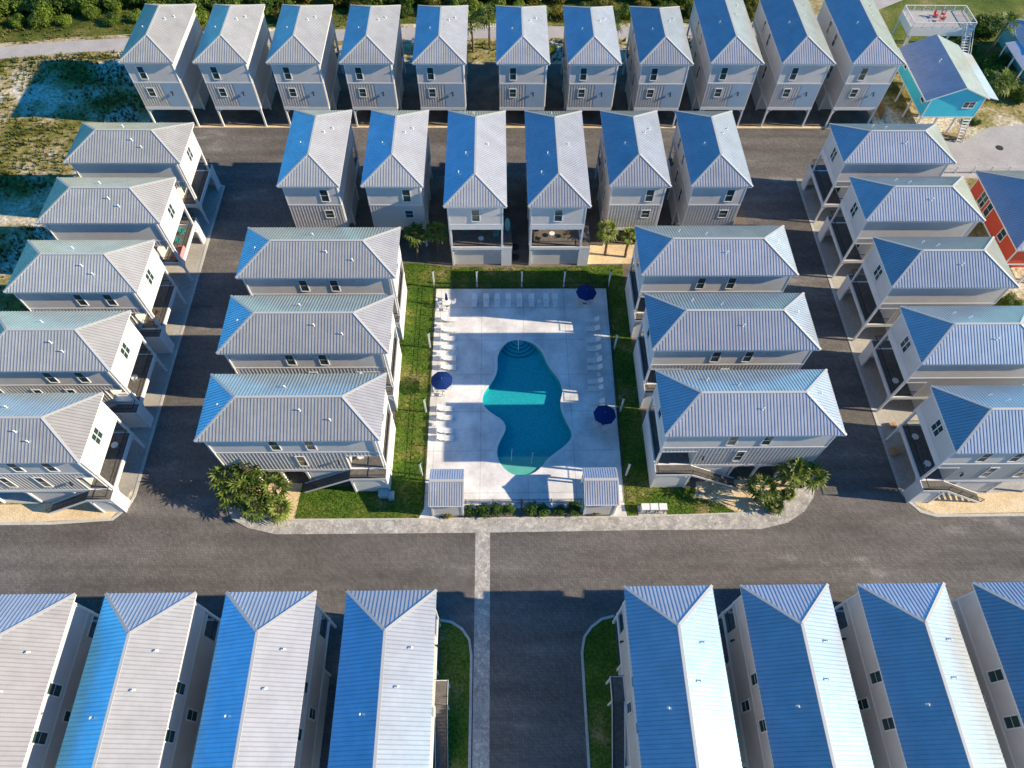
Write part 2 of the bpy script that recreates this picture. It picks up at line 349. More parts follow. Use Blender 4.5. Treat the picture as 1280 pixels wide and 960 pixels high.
def tag(o, label, cat, group=None, kind=None):
    o['label'] = label; o['category'] = cat
    if group: o['group'] = group
    if kind: o['kind'] = kind
    return o
def thing(name, label, cat, loc=(0, 0, 0), rz=0, group=None):
    o = bpy.data.objects.new(name, None); COL.objects.link(o)
    o.location = loc; o.rotation_euler = (0, 0, rz); o.empty_display_size = 0.3
    return tag(o, label, cat, group)
def copy_tree(o, parent=None):
    c = o.copy(); COL.objects.link(c)
    if parent: c.parent = parent
    for ch in list(o.children): copy_tree(ch, c)
    return c
def inst(proto, label, loc, rz=0, scale=1, first=[None]):
    """first use places the prototype itself, later uses a copy"""
    if proto.get('_used') is None:
        proto['_used'] = 1; o = proto
    else:
        o = copy_tree(proto)
    o.location = loc; o.rotation_euler = (0, 0, rz); o.scale = (scale,) * 3
    o['label'] = label
    return o
ORD = ['first', 'second', 'third', 'fourth', 'fifth', 'sixth', 'seventh', 'eighth', 'ninth', 'tenth', 'eleventh']

def sheet(name, outer, mt, z, holes=(), kind='structure', thick=0.0, parent=None, label=None):
    bm = bmesh.new(); edges = []
    for lp in [outer] + list(holes):
        vs = [bm.verts.new((x, y, z)) for x, y in lp]
        for k in range(len(vs)): edges.append(bm.edges.new((vs[k], vs[(k + 1) % len(vs)])))
    bmesh.ops.triangle_fill(bm, use_beauty=True, use_dissolve=False, edges=edges)
    bmesh.ops.recalc_face_normals(bm, faces=bm.faces)
    if bm.faces and sum(f.normal.z for f in bm.faces) < 0: bmesh.ops.reverse_faces(bm, faces=bm.faces)
    if thick:
        r = bmesh.ops.extrude_face_region(bm, geom=list(bm.faces))
        for v in [g for g in r['geom'] if isinstance(g, bmesh.types.BMVert)]: v.co.z -= thick
        bmesh.ops.recalc_face_normals(bm, faces=bm.faces)
    me = bpy.data.meshes.new(name); bm.to_mesh(me); bm.free(); me.materials.append(M[mt])
    o = bpy.data.objects.new(name, me); COL.objects.link(o)
    if kind: o['kind'] = kind
    if parent: o.parent = parent
    return o
def offset_poly(pts, d, closed=False):
    out = []; n = len(pts)
    for i in range(n):
        a = Vector(pts[(i - 1) % n] if closed or i > 0 else pts[i]); b = Vector(pts[i]); c = Vector(pts[(i + 1) % n] if closed or i < n - 1 else pts[i])
        d1 = (b - a); d2 = (c - b)
        if d1.length < 1e-6: d1 = d2
        if d2.length < 1e-6: d2 = d1
        d1.normalize(); d2.normalize()
        nn = Vector((-(d1.y + d2.y), d1.x + d2.x)); 
        nn.normalize()
        out.append((b.x + nn.x * d, b.y + nn.y * d))
    return out
def smooth_closed(pts, it=2):
    for _ in range(it):
        n = len(pts); o = []
        for i in range(n):
            a = pts[i]; b = pts[(i + 1) % n]
            o += [(a[0] * .75 + b[0] * .25, a[1] * .75 + b[1] * .25), (a[0] * .25 + b[0] * .75, a[1] * .25 + b[1] * .75)]
        pts = o
    return pts
def strip(name, line, w, z0, z1, mt, parent=None, kind='structure'):
    """a kerb or band of width w along a polyline"""
    b = MB(); l = offset_poly(line, w / 2); r = offset_poly(line, -w / 2)
    for i in range(len(line) - 1):
        b.hexa([(*r[i], z0), (*r[i + 1], z0), (*l[i + 1], z0), (*l[i], z0), (*r[i], z1), (*r[i + 1], z1), (*l[i + 1], z1), (*l[i], z1)])
    o = b.build(name, mt, parent)
    if kind: o['kind'] = kind
    return o

# ------------------------------------------------------------------ the setting: ground, roads, kerbs, pool
DECK = [(-8.65, 29.3), (14.3, 29.3), (14.88, 61.45), (-8.62, 61.45)]
BIG = [(-700, -500), (700, -500), (700, 900), (-700, 900)]
sheet('ground', BIG, 'dune', 0.0, [DECK])
PAV_OUT = [(-30.9, 31.0), (-30.85, 29.4), (-30.2, 28.25), (-28.2, 27.2), (-25.0, 26.45), (-2.7, 26.42), (14.0, 26.55), (29.4, 26.55), (32.7, 27.3), (34.9, 28.6), (36.4, 30.35), (36.95, 31.8), (37.05, 33.2)]
PAV_IN = [(-29.4, 31.0), (-28.6, 29.7), (-26.7, 28.5), (-23.9, 28.15), (-9.0, 28.1), (14.5, 28.15), (28.9, 28.5), (31.3, 29.05), (33.4, 30.4), (34.9, 31.8), (35.4, 33.2)]
BLOCK = PAV_OUT + [(37.05, 83.5), (33.2, 84.0), (-28.3, 84.0), (-30.9, 83.5)]
sheet('road', [(-300, 18.0), (-300, 27.9), (-43.6, 28.3), (-42.5, 29.3), (-41.85, 30.5), (-41.85, 81.9), (-49.5, 83.5), (-49.5, 95.45),
               (66, 95.5), (66, 83.4), (46.63, 83.4), (46.6, 67.4), (46.6, 49.3), (46.9, 31.0), (47.6, 29.4), (48.4, 28.4), (50, 27.95), (300, 28.1), (300, 18.0), (300, -60), (-300, -60)],
      'asphalt', 0.012, [BLOCK])
sheet('planting_bed', BLOCK, 'soil', 0.02, [DECK])
sheet('sidewalk', PAV_OUT + PAV_IN[::-1], 'paver', 0.10, thick=0.14)
sheet('paver_band', [(-2.75, -30), (-1.12, -30), (-1.12, 26.5), (-2.75, 26.5)], 'paver', 0.017)
LAWN = [(-23.3, 28.1), (-9.0, 28.1), (14.5, 28.15), (28.0, 28.4), (24.5, 30.6), (27, 31.2), (17.6, 32.2), (17.6, 65.8), (8.7, 65.4), (-7.0, 65.4), (-11.6, 66.2), (-13.3, 66.3), (-12.6, 32.0), (-23.0, 32.3)]
sheet('lawn', LAWN, 'lawn', 0.035, [DECK])
sheet('sand_bed', [(-29.4, 31.0), (-28.6, 29.7), (-26.7, 28.5), (-23.9, 28.15), (-23.2, 28.15), (-22.9, 32.6), (-29.4, 32.6)], 'sand', 0.045)
sheet('sand_bed', [(23.0, 32.4), (22.6, 30.5), (25.5, 29.6), (27.2, 28.5), (28.9, 28.5), (31.3, 29.05), (33.4, 30.4), (34.9, 31.8), (35.2, 33.0)], 'sand', 0.05)
sheet('sand_bed', [(11.9, 65.9), (18.8, 66.0), (25, 66.2), (25, 69.6), (12.4, 69.6)], 'sand', 0.05)
# driveways, aprons
sheet('driveway', [(-60, 30.9), (-44.6, 29.4), (-42.9, 30.9), (-42.1, 32.4), (-42.0, 81.6), (-60, 81.6)], 'concrete', 0.022)
sheet('driveway', [(46.8, 31.3), (47.6, 29.9), (48.6, 28.9), (62, 30.4), (62, 83.0), (46.8, 83.0)], 'concrete', 0.022)
sheet('driveway', [(-57, 95.6), (62.5, 95.6), (62.5, 112.5), (-57, 112.5)], 'soil', 0.022)
sheet('sand_verge', [(-140, 28.05), (-55, 28.05), (-43.9, 28.5), (-42.9, 29.6), (-44.6, 30.4), (-60, 30.2), (-140, 30.6)], 'sand', 0.03)
sheet('sand_verge', [(48.0, 29.4), (50, 28.2), (62, 28.3), (140, 28.3), (140, 31.5), (62, 31), (50, 30.2)], 'sand', 0.03)
sheet('parking_lot', [(66, 83.5), (66, 92.6), (71.5, 93.8), (76.5, 92.5), (82, 95.8), (100, 97), (100, 83.5)], 'path', 0.016)
strip('kerb', [(-41.88, 81.8), (-41.88, 31.2), (-42.3, 29.8), (-43.6, 28.4), (-50, 28.0), (-140, 27.85)], 0.35, 0.0, 0.06, 'kerb')
strip('kerb', [(46.65, 83), (46.62, 49.3), (46.85, 31.2), (47.4, 29.8), (48.4, 28.5), (50, 28.0), (140, 28.1)], 0.35, 0.0, 0.06, 'kerb')
strip('kerb', [(-49.4, 95.5), (66, 95.55)], 0.45, 0.0, 0.05, 'sand')
strip('kerb', PAV_IN[:-1], 0.16, 0.0, 0.14, 'kerb')
# islands either side of the entrance
WI = [(-6.3, 16.96), (-5.1, 16.75), (-4.0, 16.05), (-3.25, 15.0), (-3.0, 13.4), (-3.0, -30)]
EI = [(12.0, 17.2), (10.65, 16.9), (9.5, 16.1), (8.7, 15.1), (8.35, 13.6), (8.25, -30)]
sheet('lawn', WI + [(-6.3, -30)], 'lawn', 0.035); strip('kerb', WI, 0.26, 0.0, 0.13, 'kerb')
sheet('lawn', EI + [(12.0, -30)], 'lawn', 0.035); strip('kerb', EI, 0.26, 0.0, 0.13, 'kerb')
# footpath behind the back row
PATH = [(-190, 104), (-140, 108.5), (-88, 115.2), (-77, 117.0), (-67, 118.0), (-45, 120.0), (-18, 121.6), (10, 122.2), (40, 122.2), (56, 124), (68, 129.0), (80, 136), (110, 152)]
strip('footpath', PATH, 3.6, 0.0, 0.03, 'path')
sheet('meadow', [(56, 112.6), (60, 126), (70, 132.5), (82, 139), (110, 154), (150, 160), (150, 112), (90, 108), (66, 112.6)], 'meadow', 0.012)

# pool
POOL = [(2.51, 52.87), (3.82, 52.64), (4.86, 52.0), (5.56, 51.04), (5.97, 49.94), (6.31, 48.85), (6.91, 47.77), (7.63, 46.71), (7.96, 45.66), (7.97, 44.5), (7.64, 43.35), (7.66, 42.2), (8.09, 40.9), (8.64, 39.65), (8.87, 38.7), (8.53, 37.88), (7.76, 37.08), (6.51, 36.15), (5.51, 35.25), (4.89, 34.33), (4.03, 33.6), (2.85, 33.27), (1.67, 33.38), (0.74, 33.97), (0.03, 34.88), (-0.32, 35.95), (-0.32, 37.0), (0.05, 37.95), (0.66, 39.15), (0.74, 39.98), (0.31, 40.82), (-0.68, 41.53), (-1.67, 42.38), (-2.18, 43.25), (-2.06, 44.56), (-1.56, 45.44), (-0.8, 46.48), (-0.37, 47.53), (-0.21, 48.6), (-0.28, 50.0), (0.11, 51.25), (0.91, 52.35), (1.71, 52.77)]
POOL = smooth_closed(POOL, 1)
sheet('pool_deck', DECK, 'deck', 0.05, [POOL], thick=0.06)
def pool():
    n = len(POOL)
    cop = MB(); inn = POOL; out = offset_poly(POOL, 0.30, True)
    ar = sum(POOL[i][0] * POOL[(i + 1) % n][1] - POOL[(i + 1) % n][0] * POOL[i][1] for i in range(n))
    if True:
        # outward side
        cx = sum(p[0] for p in POOL) / n; test = offset_poly(POOL, 0.3, True)
        d0 = sum(abs(p[0] - cx) for p in POOL); d1 = sum(abs(p[0] - cx) for p in test)
        sg = 1 if d1 > d0 else -1
    out = offset_poly(POOL, 0.30 * sg, True); lip = offset_poly(POOL, -0.03 * sg, True)
    for i in range(n):
        j = (i + 1) % n
        cop.hexa([(*lip[i], -0.02), (*lip[j], -0.02), (*out[j], -0.02), (*out[i], -0.02), (*lip[i], 0.062), (*lip[j], 0.062), (*out[j], 0.062), (*out[i], 0.062)])
    c = cop.build('coping', 'coping'); c['kind'] = 'structure'
    wl_ = MB(); zb = -0.92
    for i in range(n):
        j = (i + 1) % n
        wl_.poly([(*POOL[i], 0.05), (*POOL[j], 0.05), (*POOL[j], zb), (*POOL[i], zb)])
    b = wl_.build('pool_wall', 'pool_plaster'); b['kind'] = 'structure'
    sheet('pool_floor', POOL, 'pool_plaster', zb)
    # shallow ledge at the south end, and two steps down from it
    def clip(y1, y0=None):
        pts = []
        for i in range(n):
            a = POOL[i]; c_ = POOL[(i + 1) % n]
            if a[1] <= y1: pts.append(a)
            if (a[1] - y1) * (c_[1] - y1) < 0:
                t = (y1 - a[1]) / (c_[1] - a[1]); pts.append((a[0] + t * (c_[0] - a[0]), y1))
        return pts
    sheet('pool_ledge', offset_poly(clip(35.9), 0.005 * sg, True), 'ledge', -0.17, thick=0.7)
    sheet('pool_step', offset_poly(clip(36.5), 0.004 * sg, True), 'pool_plaster', -0.5, thick=0.4)
    for k, (rad, z) in enumerate(((2.5, -0.72), (2.0, -0.54), (1.5, -0.36), (1.0, -0.2))):
        arc = [(2.55 + rad * math.cos(t), 52.95 + rad * 0.95 * math.sin(t)) for t in [math.pi + math.pi * q / 24 for q in range(25)]]
        st = sheet('pool_step', arc, 'pool_plaster', z, thick=0.9 + z)
        strip('step_edge', [(x, y) for x, y in arc], 0.09, z - 0.02, z + 0.012, 'step_tile')
    w = sheet('water', offset_poly(POOL, 0.006 * sg, True), 'water', -0.07)
pool()

# ------------------------------------------------------------------ houses
WL = 3.55; ZE = 11.72; ZR = 13.70; HB = 4.04; RUN = 3.925; ZF = 3.72; ZB = 8.05

def roof_mesh(a, b, ze, zr, run, rib=0.34, h=0.045, t=0.10):
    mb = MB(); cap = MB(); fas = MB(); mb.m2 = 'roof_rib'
    rx = a - run
    L_, R_ = (-rx, 0, zr), (rx, 0, zr)
    c = [(-a, -b, ze), (a, -b, ze), (a, b, ze), (-a, b, ze)]
    mb.poly([c[0], c[1], R_, L_]); mb.poly([c[2], c[3], L_, R_]); mb.poly([c[1], c[2], R_]); mb.poly([c[3], c[0], L_])
    lo = [(x, y, z - 0.04) for x, y, z in c]
    for i in range(4):
        j = (i + 1) % 4; mb.poly([lo[i], lo[j], c[j], c[i]])
    mb.poly([lo[3], lo[2], lo[1], lo[0]])
    def ribs(A, D, Rn, f):
        sl = (zr - ze) / D; nrm = math.hypot(1, sl)
        n = int(2 * A / rib)
        for k in range(n):
            s = -A + (k + 0.5) * 2 * A / n
            d = min(D, (A - abs(s)) * D / Rn) - 0.06
            if d < 0.1: continue
            z0, z1 = ze, ze + sl * d
            w0, w1 = 0.042, 0.041
            pts = []
            for dd, zz in ((-0.03, z0 - 0.03 * sl), (d, z1)):
                pts.append([(s - w0, dd, zz), (s + w0, dd, zz), (s + w1, dd, zz + h), (s - w1, dd, zz + h)])
            i = len(mb.v)
            for q in pts[0] + pts[1]: mb.v.append(f(*q))
            for fc in ((0, 3, 7, 4), (3, 2, 6, 7), (2, 1, 5, 6), (0, 1, 2, 3)):
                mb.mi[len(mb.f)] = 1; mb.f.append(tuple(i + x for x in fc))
    ribs(a, b, run, lambda s, d, z: (s, -b + d, z))
    ribs(a, b, run, lambda s, d, z: (-s, b - d, z))
    ribs(b, run, b, lambda s, d, z: (a - d, s, z))
    ribs(b, run, b, lambda s, d, z: (-a + d, -s, z))
    for p, q in ((L_, R_), (c[0], L_), (c[3], L_), (c[1], R_), (c[2], R_)):
        p = Vector(p) + Vector((0, 0, 0.045)); q = Vector(q) + Vector((0, 0, 0.05)); cap.bar(p, q, 0.26, 0.05)
    i = 0.03
    fas.box(-a + i, a - i, -b + i, -b + i + 0.04, ze - 0.24, ze - 0.042); fas.box(-a + i, a - i, b - i - 0.04, b - i, ze - 0.24, ze - 0.042)
    fas.box(-a + i, -a + i + 0.04, -b + i + 0.04, b - i - 0.04, ze - 0.24, ze - 0.042); fas.box(a - i - 0.04, a - i, -b + i + 0.04, b - i - 0.04, ze - 0.24, ze - 0.042)
    fas.poly([(-a + .07, -b + .07, ze - .2), (-a + .07, b - .07, ze - .2), (a - .07, b - .07, ze - .2), (a - .07, -b + .07, ze - .2)])
    return mb, cap, fas

def add_window(root, face, u, z0, z1, w, lx=0, double=False):
    """face: 'S','N','E','W' local wall; u: coordinate along it. frame + pane"""
    fr = MB(); pn = MB(); d0, d1 = 0.0, 0.07; fw = 0.11
    def tr(mb_, a0, a1, z0_, z1_, e0, e1):
        if face == 'S': mb_.box(a0, a1, -lx - e1, -lx - e0, z0_, z1_)
        elif face == 'N': mb_.box(a0, a1, lx + e0, lx + e1, z0_, z1_)
        elif face == 'E': mb_.box(lx + e0, lx + e1, a0, a1, z0_, z1_)
        else: mb_.box(-lx - e1, -lx - e0, a0, a1, z0_, z1_)
    a0, a1 = u - w / 2, u + w / 2
    tr(fr, a0 - fw, a0, z0 - fw, z1 + fw, 0.002, d1); tr(fr, a1, a1 + fw, z0 - fw, z1 + fw, 0.002, d1)
    tr(fr, a0, a1, z1, z1 + fw, 0.002, d1); tr(fr, a0, a1, z0 - fw, z0, 0.002, d1 + 0.03)
    zm = (z0 + z1) / 2
    tr(fr, a0, a1, zm - 0.022, zm + 0.022, 0.002, d1 - 0.02)
    if double: tr(fr, u - 0.06, u + 0.06, z0, zm - 0.022, 0.002, d1 - 0.005); tr(fr, u - 0.06, u + 0.06, zm + 0.022, z1, 0.002, d1 - 0.005)
    tr(pn, a0, a1, z0, z1, 0.001, 0.035)
    o = fr.build('window', 'trim', root); pn.build('pane', 'glass', o)

def vent(root, x, y, z, tilt):
    b = MB(); b.tube((x, y, z - 0.1), (x, y, z + 0.32), 0.05, 0.045, 8); b.tube((x, y, z - .02), (x, y, z + 0.05), 0.12, 0.06, 8)
    b.tube((x, y, z + 0.30), (x + tilt * 0.16, y, z + 0.36), 0.07, 0.06, 8)
    b.build('vent_pipe', 'white_plastic', root, True)

def brace(mb, x, y, dx, dy, z, r=0.95, w=0.12):
    """curved knee brace from a post at x,y up to the beam, towards dx,dy"""
    pts = [(x + dx * r * (1 - math.cos(t)), y + dy * r * (1 - math.cos(t)), z - r + r * math.sin(t)) for t in (0, .4, .8, 1.2, 1.57)]
    for p, q in zip(pts, pts[1:]): mb.bar(p, q, w, w)

def house(L, stairs=-1, base='carport', far='plain', pl=2.6, mid=False, dbl=True, side=((3.4, -0.05), (0.67, -3.07))):
    root = thing('stilt_house', '', 'house'); root['group'] = 'grey stilt houses with ribbed metal roofs'
    lx = L / 2 - 0.49; a = L / 2; px = -lx + pl
    mb, cap, fas = roof_mesh(a, HB, ZE, ZR, RUN)
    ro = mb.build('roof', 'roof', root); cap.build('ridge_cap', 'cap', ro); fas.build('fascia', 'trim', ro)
    sl = (ZR - ZE) / HB
    vy = 1.6
    vent(ro, 0.8, -vy, ZE + (HB - vy) * sl, 1); vent(ro, -1.2, 1.3, ZE + (HB - 1.3) * sl, 1); vent(ro, -lx + 4.6, 2.2, ZE + (HB - 2.2) * sl, 1)
    if L > 16 and stairs: vent(ro, a - 1.9, 0.4, ZE + 1.9 * (ZR - ZE) / RUN, -1)
    # top storey
    MB().box(-lx, lx, -WL, WL, ZB + 0.10, ZE - 0.21).build('upper_wall', 'upper', root)
    bt = MB(); o = 0.035
    bt.box(-lx - o, lx + o, -WL - o, WL + o, ZB - 0.10, ZB + 0.12); 
    for sx in (-1, 1):
        for sy in (-1, 1): bt.box(sx * (lx + .025), sx * (lx - 0.12), sy * (WL + .025), sy * (WL - 0.12), ZB + 0.12, ZE - 0.215)
    bt.build('belt_trim', 'trim', root)
    faces = ('S', 'N') if stairs == 0 and far != 'entry' and L > 16 or mid else (('S',) if stairs <= 0 else ('N',))
    for face in faces:
        for u in side[0]: add_window(root, face, -u, 8.75, 10.7, 0.86, WL)
    if dbl: add_window(root, 'W', 0.05 * stairs, 8.85, 10.55, 1.3, lx, True)
    else: add_window(root, 'W', 0.0, 8.75, 10.75, 0.95, lx)
    # second storey with battens, set back behind the porch
    lw = MB(); ex = lx
    z0, z1 = ZF, ZB - 0.12
    if far == 'entry':
        lw.box(px, lx, -WL, WL, z0, z1)
        fp = MB(); fp.box(lx + 0.002, lx + 0.02, 0.5, WL - 0.1, z0 + 0.1, z1 - 0.002); fp.build('front_panel', 'panel', root)
    else: lw.box(px, lx, -WL, WL, z0, z1)
    bw, bd = 0.07, 0.023; st = 0.40
    n = int((lx - px) / st)
    for k in range(n + 1):
        x = px + 0.05 + k * (lx - px - 0.1) / n
        for sy in (-1, 1): lw.box(x - bw / 2, x + bw / 2, sy * (WL + bd), sy * (WL - 0.01), z0 + 0.1, z1)
    ys = []
    y = -WL + 0.06
    while y <= WL - 0.04: ys.append(y); y += 0.398
    for y in ys:
        if far == 'entry' and y > 0.45: continue
        lw.box(lx - 0.01, lx + bd, y - bw / 2, y + bw / 2, z0 + 0.1, z1)
    lw.build('lower_wall', 'batten', root)
    if far == 'entry':
        add_window(root, 'E', -1.5, 8.75, 10.75, 0.9, lx); add_window(root, 'E', -1.5, 5.75, 7.1, 0.95, lx)
        l = MB(); l.box(lx + .02, lx + .05, 1.62, 1.78, 6.35, 6.6); l.tube((lx + .2, 1.7, 6.0), (lx + .2, 1.7, 6.36), 0.11, 0.09, 8); l.bar((lx + .05, 1.7, 6.5), (lx + .2, 1.7, 6.4), .04, .04); l.build('wall_lamp', 'black', root)
    else:
        add_window(root, 'E', 1.62, 8.75, 10.75, 0.95, lx); add_window(root, 'E', 1.62, 5.8, 7.05, 1.05, lx)
    for u in side[1]:
        for face in faces: add_window(root, face, -u, 4.85, 7.1, 0.8, WL + bd)
    f2 = 'S' if stairs <= 0 else 'N'
    ly = WL * (-1 if f2 == 'S' else 1)
    l = MB(); sg = 1 if ly > 0 else -1
    l.box(px + 0.9, px + 1.02, ly, ly + sg * 0.2, 5.9, 6.0); l.tube((px + .96, ly + sg * .22, 5.5), (px + .96, ly + sg * .22, 5.95), 0.12, 0.09, 8); l.build('wall_lamp', 'black', root)
    # porch: header with battens on the sides, posts, floor, railings
    hd = MB(); hz0 = 7.2
    for sy in (-1, 1):
        hd.box(-lx + .2, px, sy * WL, sy * (WL - 0.16), hz0, z1)
        k = 0; x = -lx + 0.25
        while x < px: hd.box(x - bw / 2, x + bw / 2, sy * (WL + bd), sy * (WL - .01), hz0, z1); x += st
    hd.box(-lx, -lx + 0.16, -WL + .16, WL - .16, hz0, z1)
    hd.build('porch_header', 'batten', root)
    tr = MB(); tr.box(-lx - .03, -lx + .18, -WL - .03, WL + .03, hz0 - .001, z1 - .02); 
    tr.box(-lx + .18, px, -WL - .035, -WL + .16, hz0 - .18, hz0 - .001); tr.box(-lx + .18, px, WL - .16, WL + .035, hz0 - .18, hz0 - .001)
    tr.build('header_trim', 'trim', root)
    for sy in (-1, 1):
        MB().box(-lx, -lx + 0.24, sy * WL, sy * (WL - 0.24), ZF + .1, hz0 - .002).build('porch_post', 'trim', root)
    MB().box(-lx + .16, px, -WL + .16, WL - .16, z1 - .06, z1).build('porch_ceiling', 'trim', root)
    fl = MB().box(-lx + 0.06, px - .002, -WL + 0.06, WL - 0.06, ZF - 0.08, ZF + 0.08); fl.build('porch_floor', 'deckwood', root)
    be = MB()
    be.box(-lx - .04, -lx + .16, -WL - .04, WL + .04, ZF - 0.42, ZF + 0.1)
    be.box(lx - .16, lx + .04, -WL - .04, WL + .04, ZF - 0.42, ZF + 0.09)
    for sy in (-1, 1): be.box(-lx + .16, lx - .16, sy * (WL + .04), sy * (WL - .16), ZF - 0.42, ZF + 0.095)
    be.build('floor_beam', 'trim', root)
    MB().box(-lx + .16, lx - .16, -WL + .16, WL - .16, ZF - 0.3, ZF - .09).build('floor_joists', 'deckwood', root)
    rl = MB(); rz0, rz1 = ZF + 0.2, ZF + 1.12
    def rail(p, q):
        rl.bar((*p, rz1), (*q, rz1), 0.06, 0.05); rl.bar((*p, rz0), (*q, rz0), 0.03, 0.03)
        n_ = max(1, int(math.hypot(q[0] - p[0], q[1] - p[1]) / 0.16))
        for i_ in range(1, n_):
            t = i_ / n_; x, y = p[0] + (q[0] - p[0]) * t, p[1] + (q[1] - p[1]) * t
            rl.bar((x, y, rz0), (x, y, rz1), 0.014, 0.014)
    rail((-lx + .1, -WL + .24), (-lx + .1, WL - .24))
    for sy in (-1, 1):
        if sy != stairs or mid: rail((-lx + .24, sy * (WL - .1)), (px, sy * (WL - .1)))
    rl.build('porch_railing', 'black', root)
    # sliding door onto the porch
    dr = MB(); dr.box(px - .05, px + .01, -1.6, 1.6, ZF + .09, ZF + 2.5)
    do = dr.build('porch_door', 'trim', root)
    dg = MB(); dg.box(px - .06, px - .03, -1.48, -0.06, ZF + .22, ZF + 2.38); dg.box(px - .06, px - .03, .06, 1.48, ZF + .22, ZF + 2.38); dg.build('pane', 'glass', do)
    # landing and stairs
    if stairs:
        s = stairs; yo = s * (WL + 1.25); yi = s * (WL + .045)
        if mid: x0, x1 = -3.0, -0.8
        else: x0, x1 = -lx, px + 0.05
        MB().box(x0 + .05, x1, yi, yo - s * .05, ZF - .06, ZF + .06).build('landing', 'deckwood', root)
        lt = MB(); lt.box(x0 - .03, x1, yo - s * .05, yo, ZF - .34, ZF + .09); lt.box(x0 - .03, x0 + .05, yi, yo - s * .05, ZF - .34, ZF + .09)
        lt.build('landing_trim', 'trim', root)
        sk = MB()
        if not mid:
            sk.box(x0, x0 + .1, s * (WL + .0), yo - s * .03, 0.02, ZF - .34)
            sk.box(x0 + .1, x1 - .2, yo - s * .22, yo - s * .12, 0.02, ZF - .34)
            sk.box(x1 - .2, x1, yo - s * .22, yo - s * .02, 0.02, ZF - .34)
            brace(sk, x0 + .15, yo - s * .08, 1, 0, ZF - .36, 1.0, .1); brace(sk, x1 - .15, yo - s * .08, -1, 0, ZF - .36, 1.0, .1)
        else:
            for x in (x0 + .1, x1 - .1): sk.box(x - .08, x + .08, yo - s * .2, yo - s * .04, .02, ZF - .34)
        sk.build('landing_skirt', 'trim', root)
        ln = 5.9; nst = 20; sr = MB(); stg = MB()
        for i_ in range(nst):
            x = x1 + ln * i_ / nst; z = ZF * (1 - (i_ + 1) / nst) + 0.02
            sr.box(x, x + ln / nst + .03, s * (WL + .1), yo - s * .06, z, z + 0.05)
        so_ = sr.build('stairs', 'deckwood', root)
        for y in (yo - s * .03, s * (WL + .08)): stg.bar((x1, y, ZF - .12), (x1 + ln, y, .02), .06, .30)
        stg.build('stringer', 'trim', so_)
        rr = MB()
        for y in ((yo - s * .04),):
            rr.bar((x1, y, ZF + 1.02), (x1 + ln, y, 1.02), .05, .06); rr.bar((x1, y, ZF + .2), (x1 + ln, y, .24), .03, .03)
            for i_ in range(0, 34):
                t = i_ / 33; rr.bar((x1 + ln * t, y, ZF * (1 - t) + .1), (x1 + ln * t, y, ZF * (1 - t) + 1.02), .02 if i_ % 11 else .06, .02 if i_ % 11 else .06)
        rr.bar((x0 + .1, yo - s * .04, ZF + 1.05), (x1, yo - s * .04, ZF + 1.05), .05, .06)
        n_ = int((x1 - x0) / .17)
        for i_ in range(n_): rr.bar((x0 + .1 + i_ * .17, yo - s * .04, ZF + .1), (x0 + .1 + i_ * .17, yo - s * .04, ZF + 1.04), .02, .02)
        rr.bar((x0 + .1, yi, ZF + 1.05), (x0 + .1, yo - s * .04, ZF + 1.05), .05, .06)
        rr.build('stair_railing', 'black', root)
    # ground level
    zt = ZF - .42
    if base == 'solid':
        gw = MB(); gw.box(-lx + .02, -lx + .18, -WL + .02, WL - .02, 0.02, zt)
        gw.box(-lx + .18, 0.0, -WL + .12, WL - .12, 0.02, zt - .002); gw.build('ground_wall', 'trim', root)
        xs = [0.25, 3.1, 6.0, lx - .12]
    elif base == 'porchfront':
        gw = MB(); gw.box(-lx + 0.3, 0.0, -WL + .12, WL - .12, 0.02, zt); gw.build('ground_wall', 'ground_wall', root)
        xs = [-lx + .12, 0.25, 3.1, 6.0, lx - .12]
    else:
        gw = MB(); gw.box(-lx + 5.0, lx - 4.6, -WL + .15, WL - .15, 0.02, zt); gw.build('ground_wall', 'ground_wall', root)
        xs = [-lx + .12, -lx + 4.8, lx - 4.4, lx - .12]
    for i_, x in enumerate(xs):
        for sy in (-1, 1):
            p = MB(); y = sy * (WL - .12); p.box(x - .12, x + .12, y - .12, y + .12, 0.02, zt - .001)
            po = p.build('post', 'trim', root)
            b2 = MB()
            ym = y
            if i_ < len(xs) - 1: brace(b2, x + .1, ym, 1, 0, zt)
            if i_ > 0: brace(b2, x - .1, ym, -1, 0, zt)
            if i_ in (0, len(xs) - 1): brace(b2, x, y - sy * .1, 0, -sy, zt)
            b2.build('knee_brace', 'trim', po)
    # downspouts at the corners
    for sx in (-1, 1):
        d = MB(); x = sx * (lx - .25); y = WL + .09
        d.tube((x, y, ZF + .1), (x, y, ZE - .55), .05, .05, 6); d.tube((x, y, ZE - .55), (x, y + .32, ZE - .26), .05, .05, 6)
        d.build('downspout', 'trim', root)
    return root

H_E = house(15.24, stairs=1, base='carport')
H_ES = house(15.24, stairs=-1, base='carport')
H_T = house(15.29, stairs=0, base='carport', far='entry')
H_TL = house(18.85, stairs=0, base='carport', far='entry', pl=4)
H_M = house(15.29, stairs=0, base='carport', far='plain')
SD = ((1.75, -1.95), (0.0,))
H_L1 = house(18.8, stairs=-1, base='solid', pl=4.0, dbl=False, side=SD)
H_L2 = house(18.8, stairs=1, base='solid', pl=4.0, dbl=False, side=SD)
H_ML = house(18.85, stairs=-1, base='porchfront', pl=4.0, dbl=False, side=SD)
SB = ((7.0, 3.3), (5.0,))
H_B1 = house(18.85, stairs=1, base='carport', mid=True, dbl=False, side=SD, pl=2.2)
H_B2 = house(18.85, stairs=-1, base='carport', mid=True, dbl=False, side=SD, pl=2.2)
H_B0 = house(18.85, stairs=0, base='carport', dbl=False, side=SD, pl=2.2)

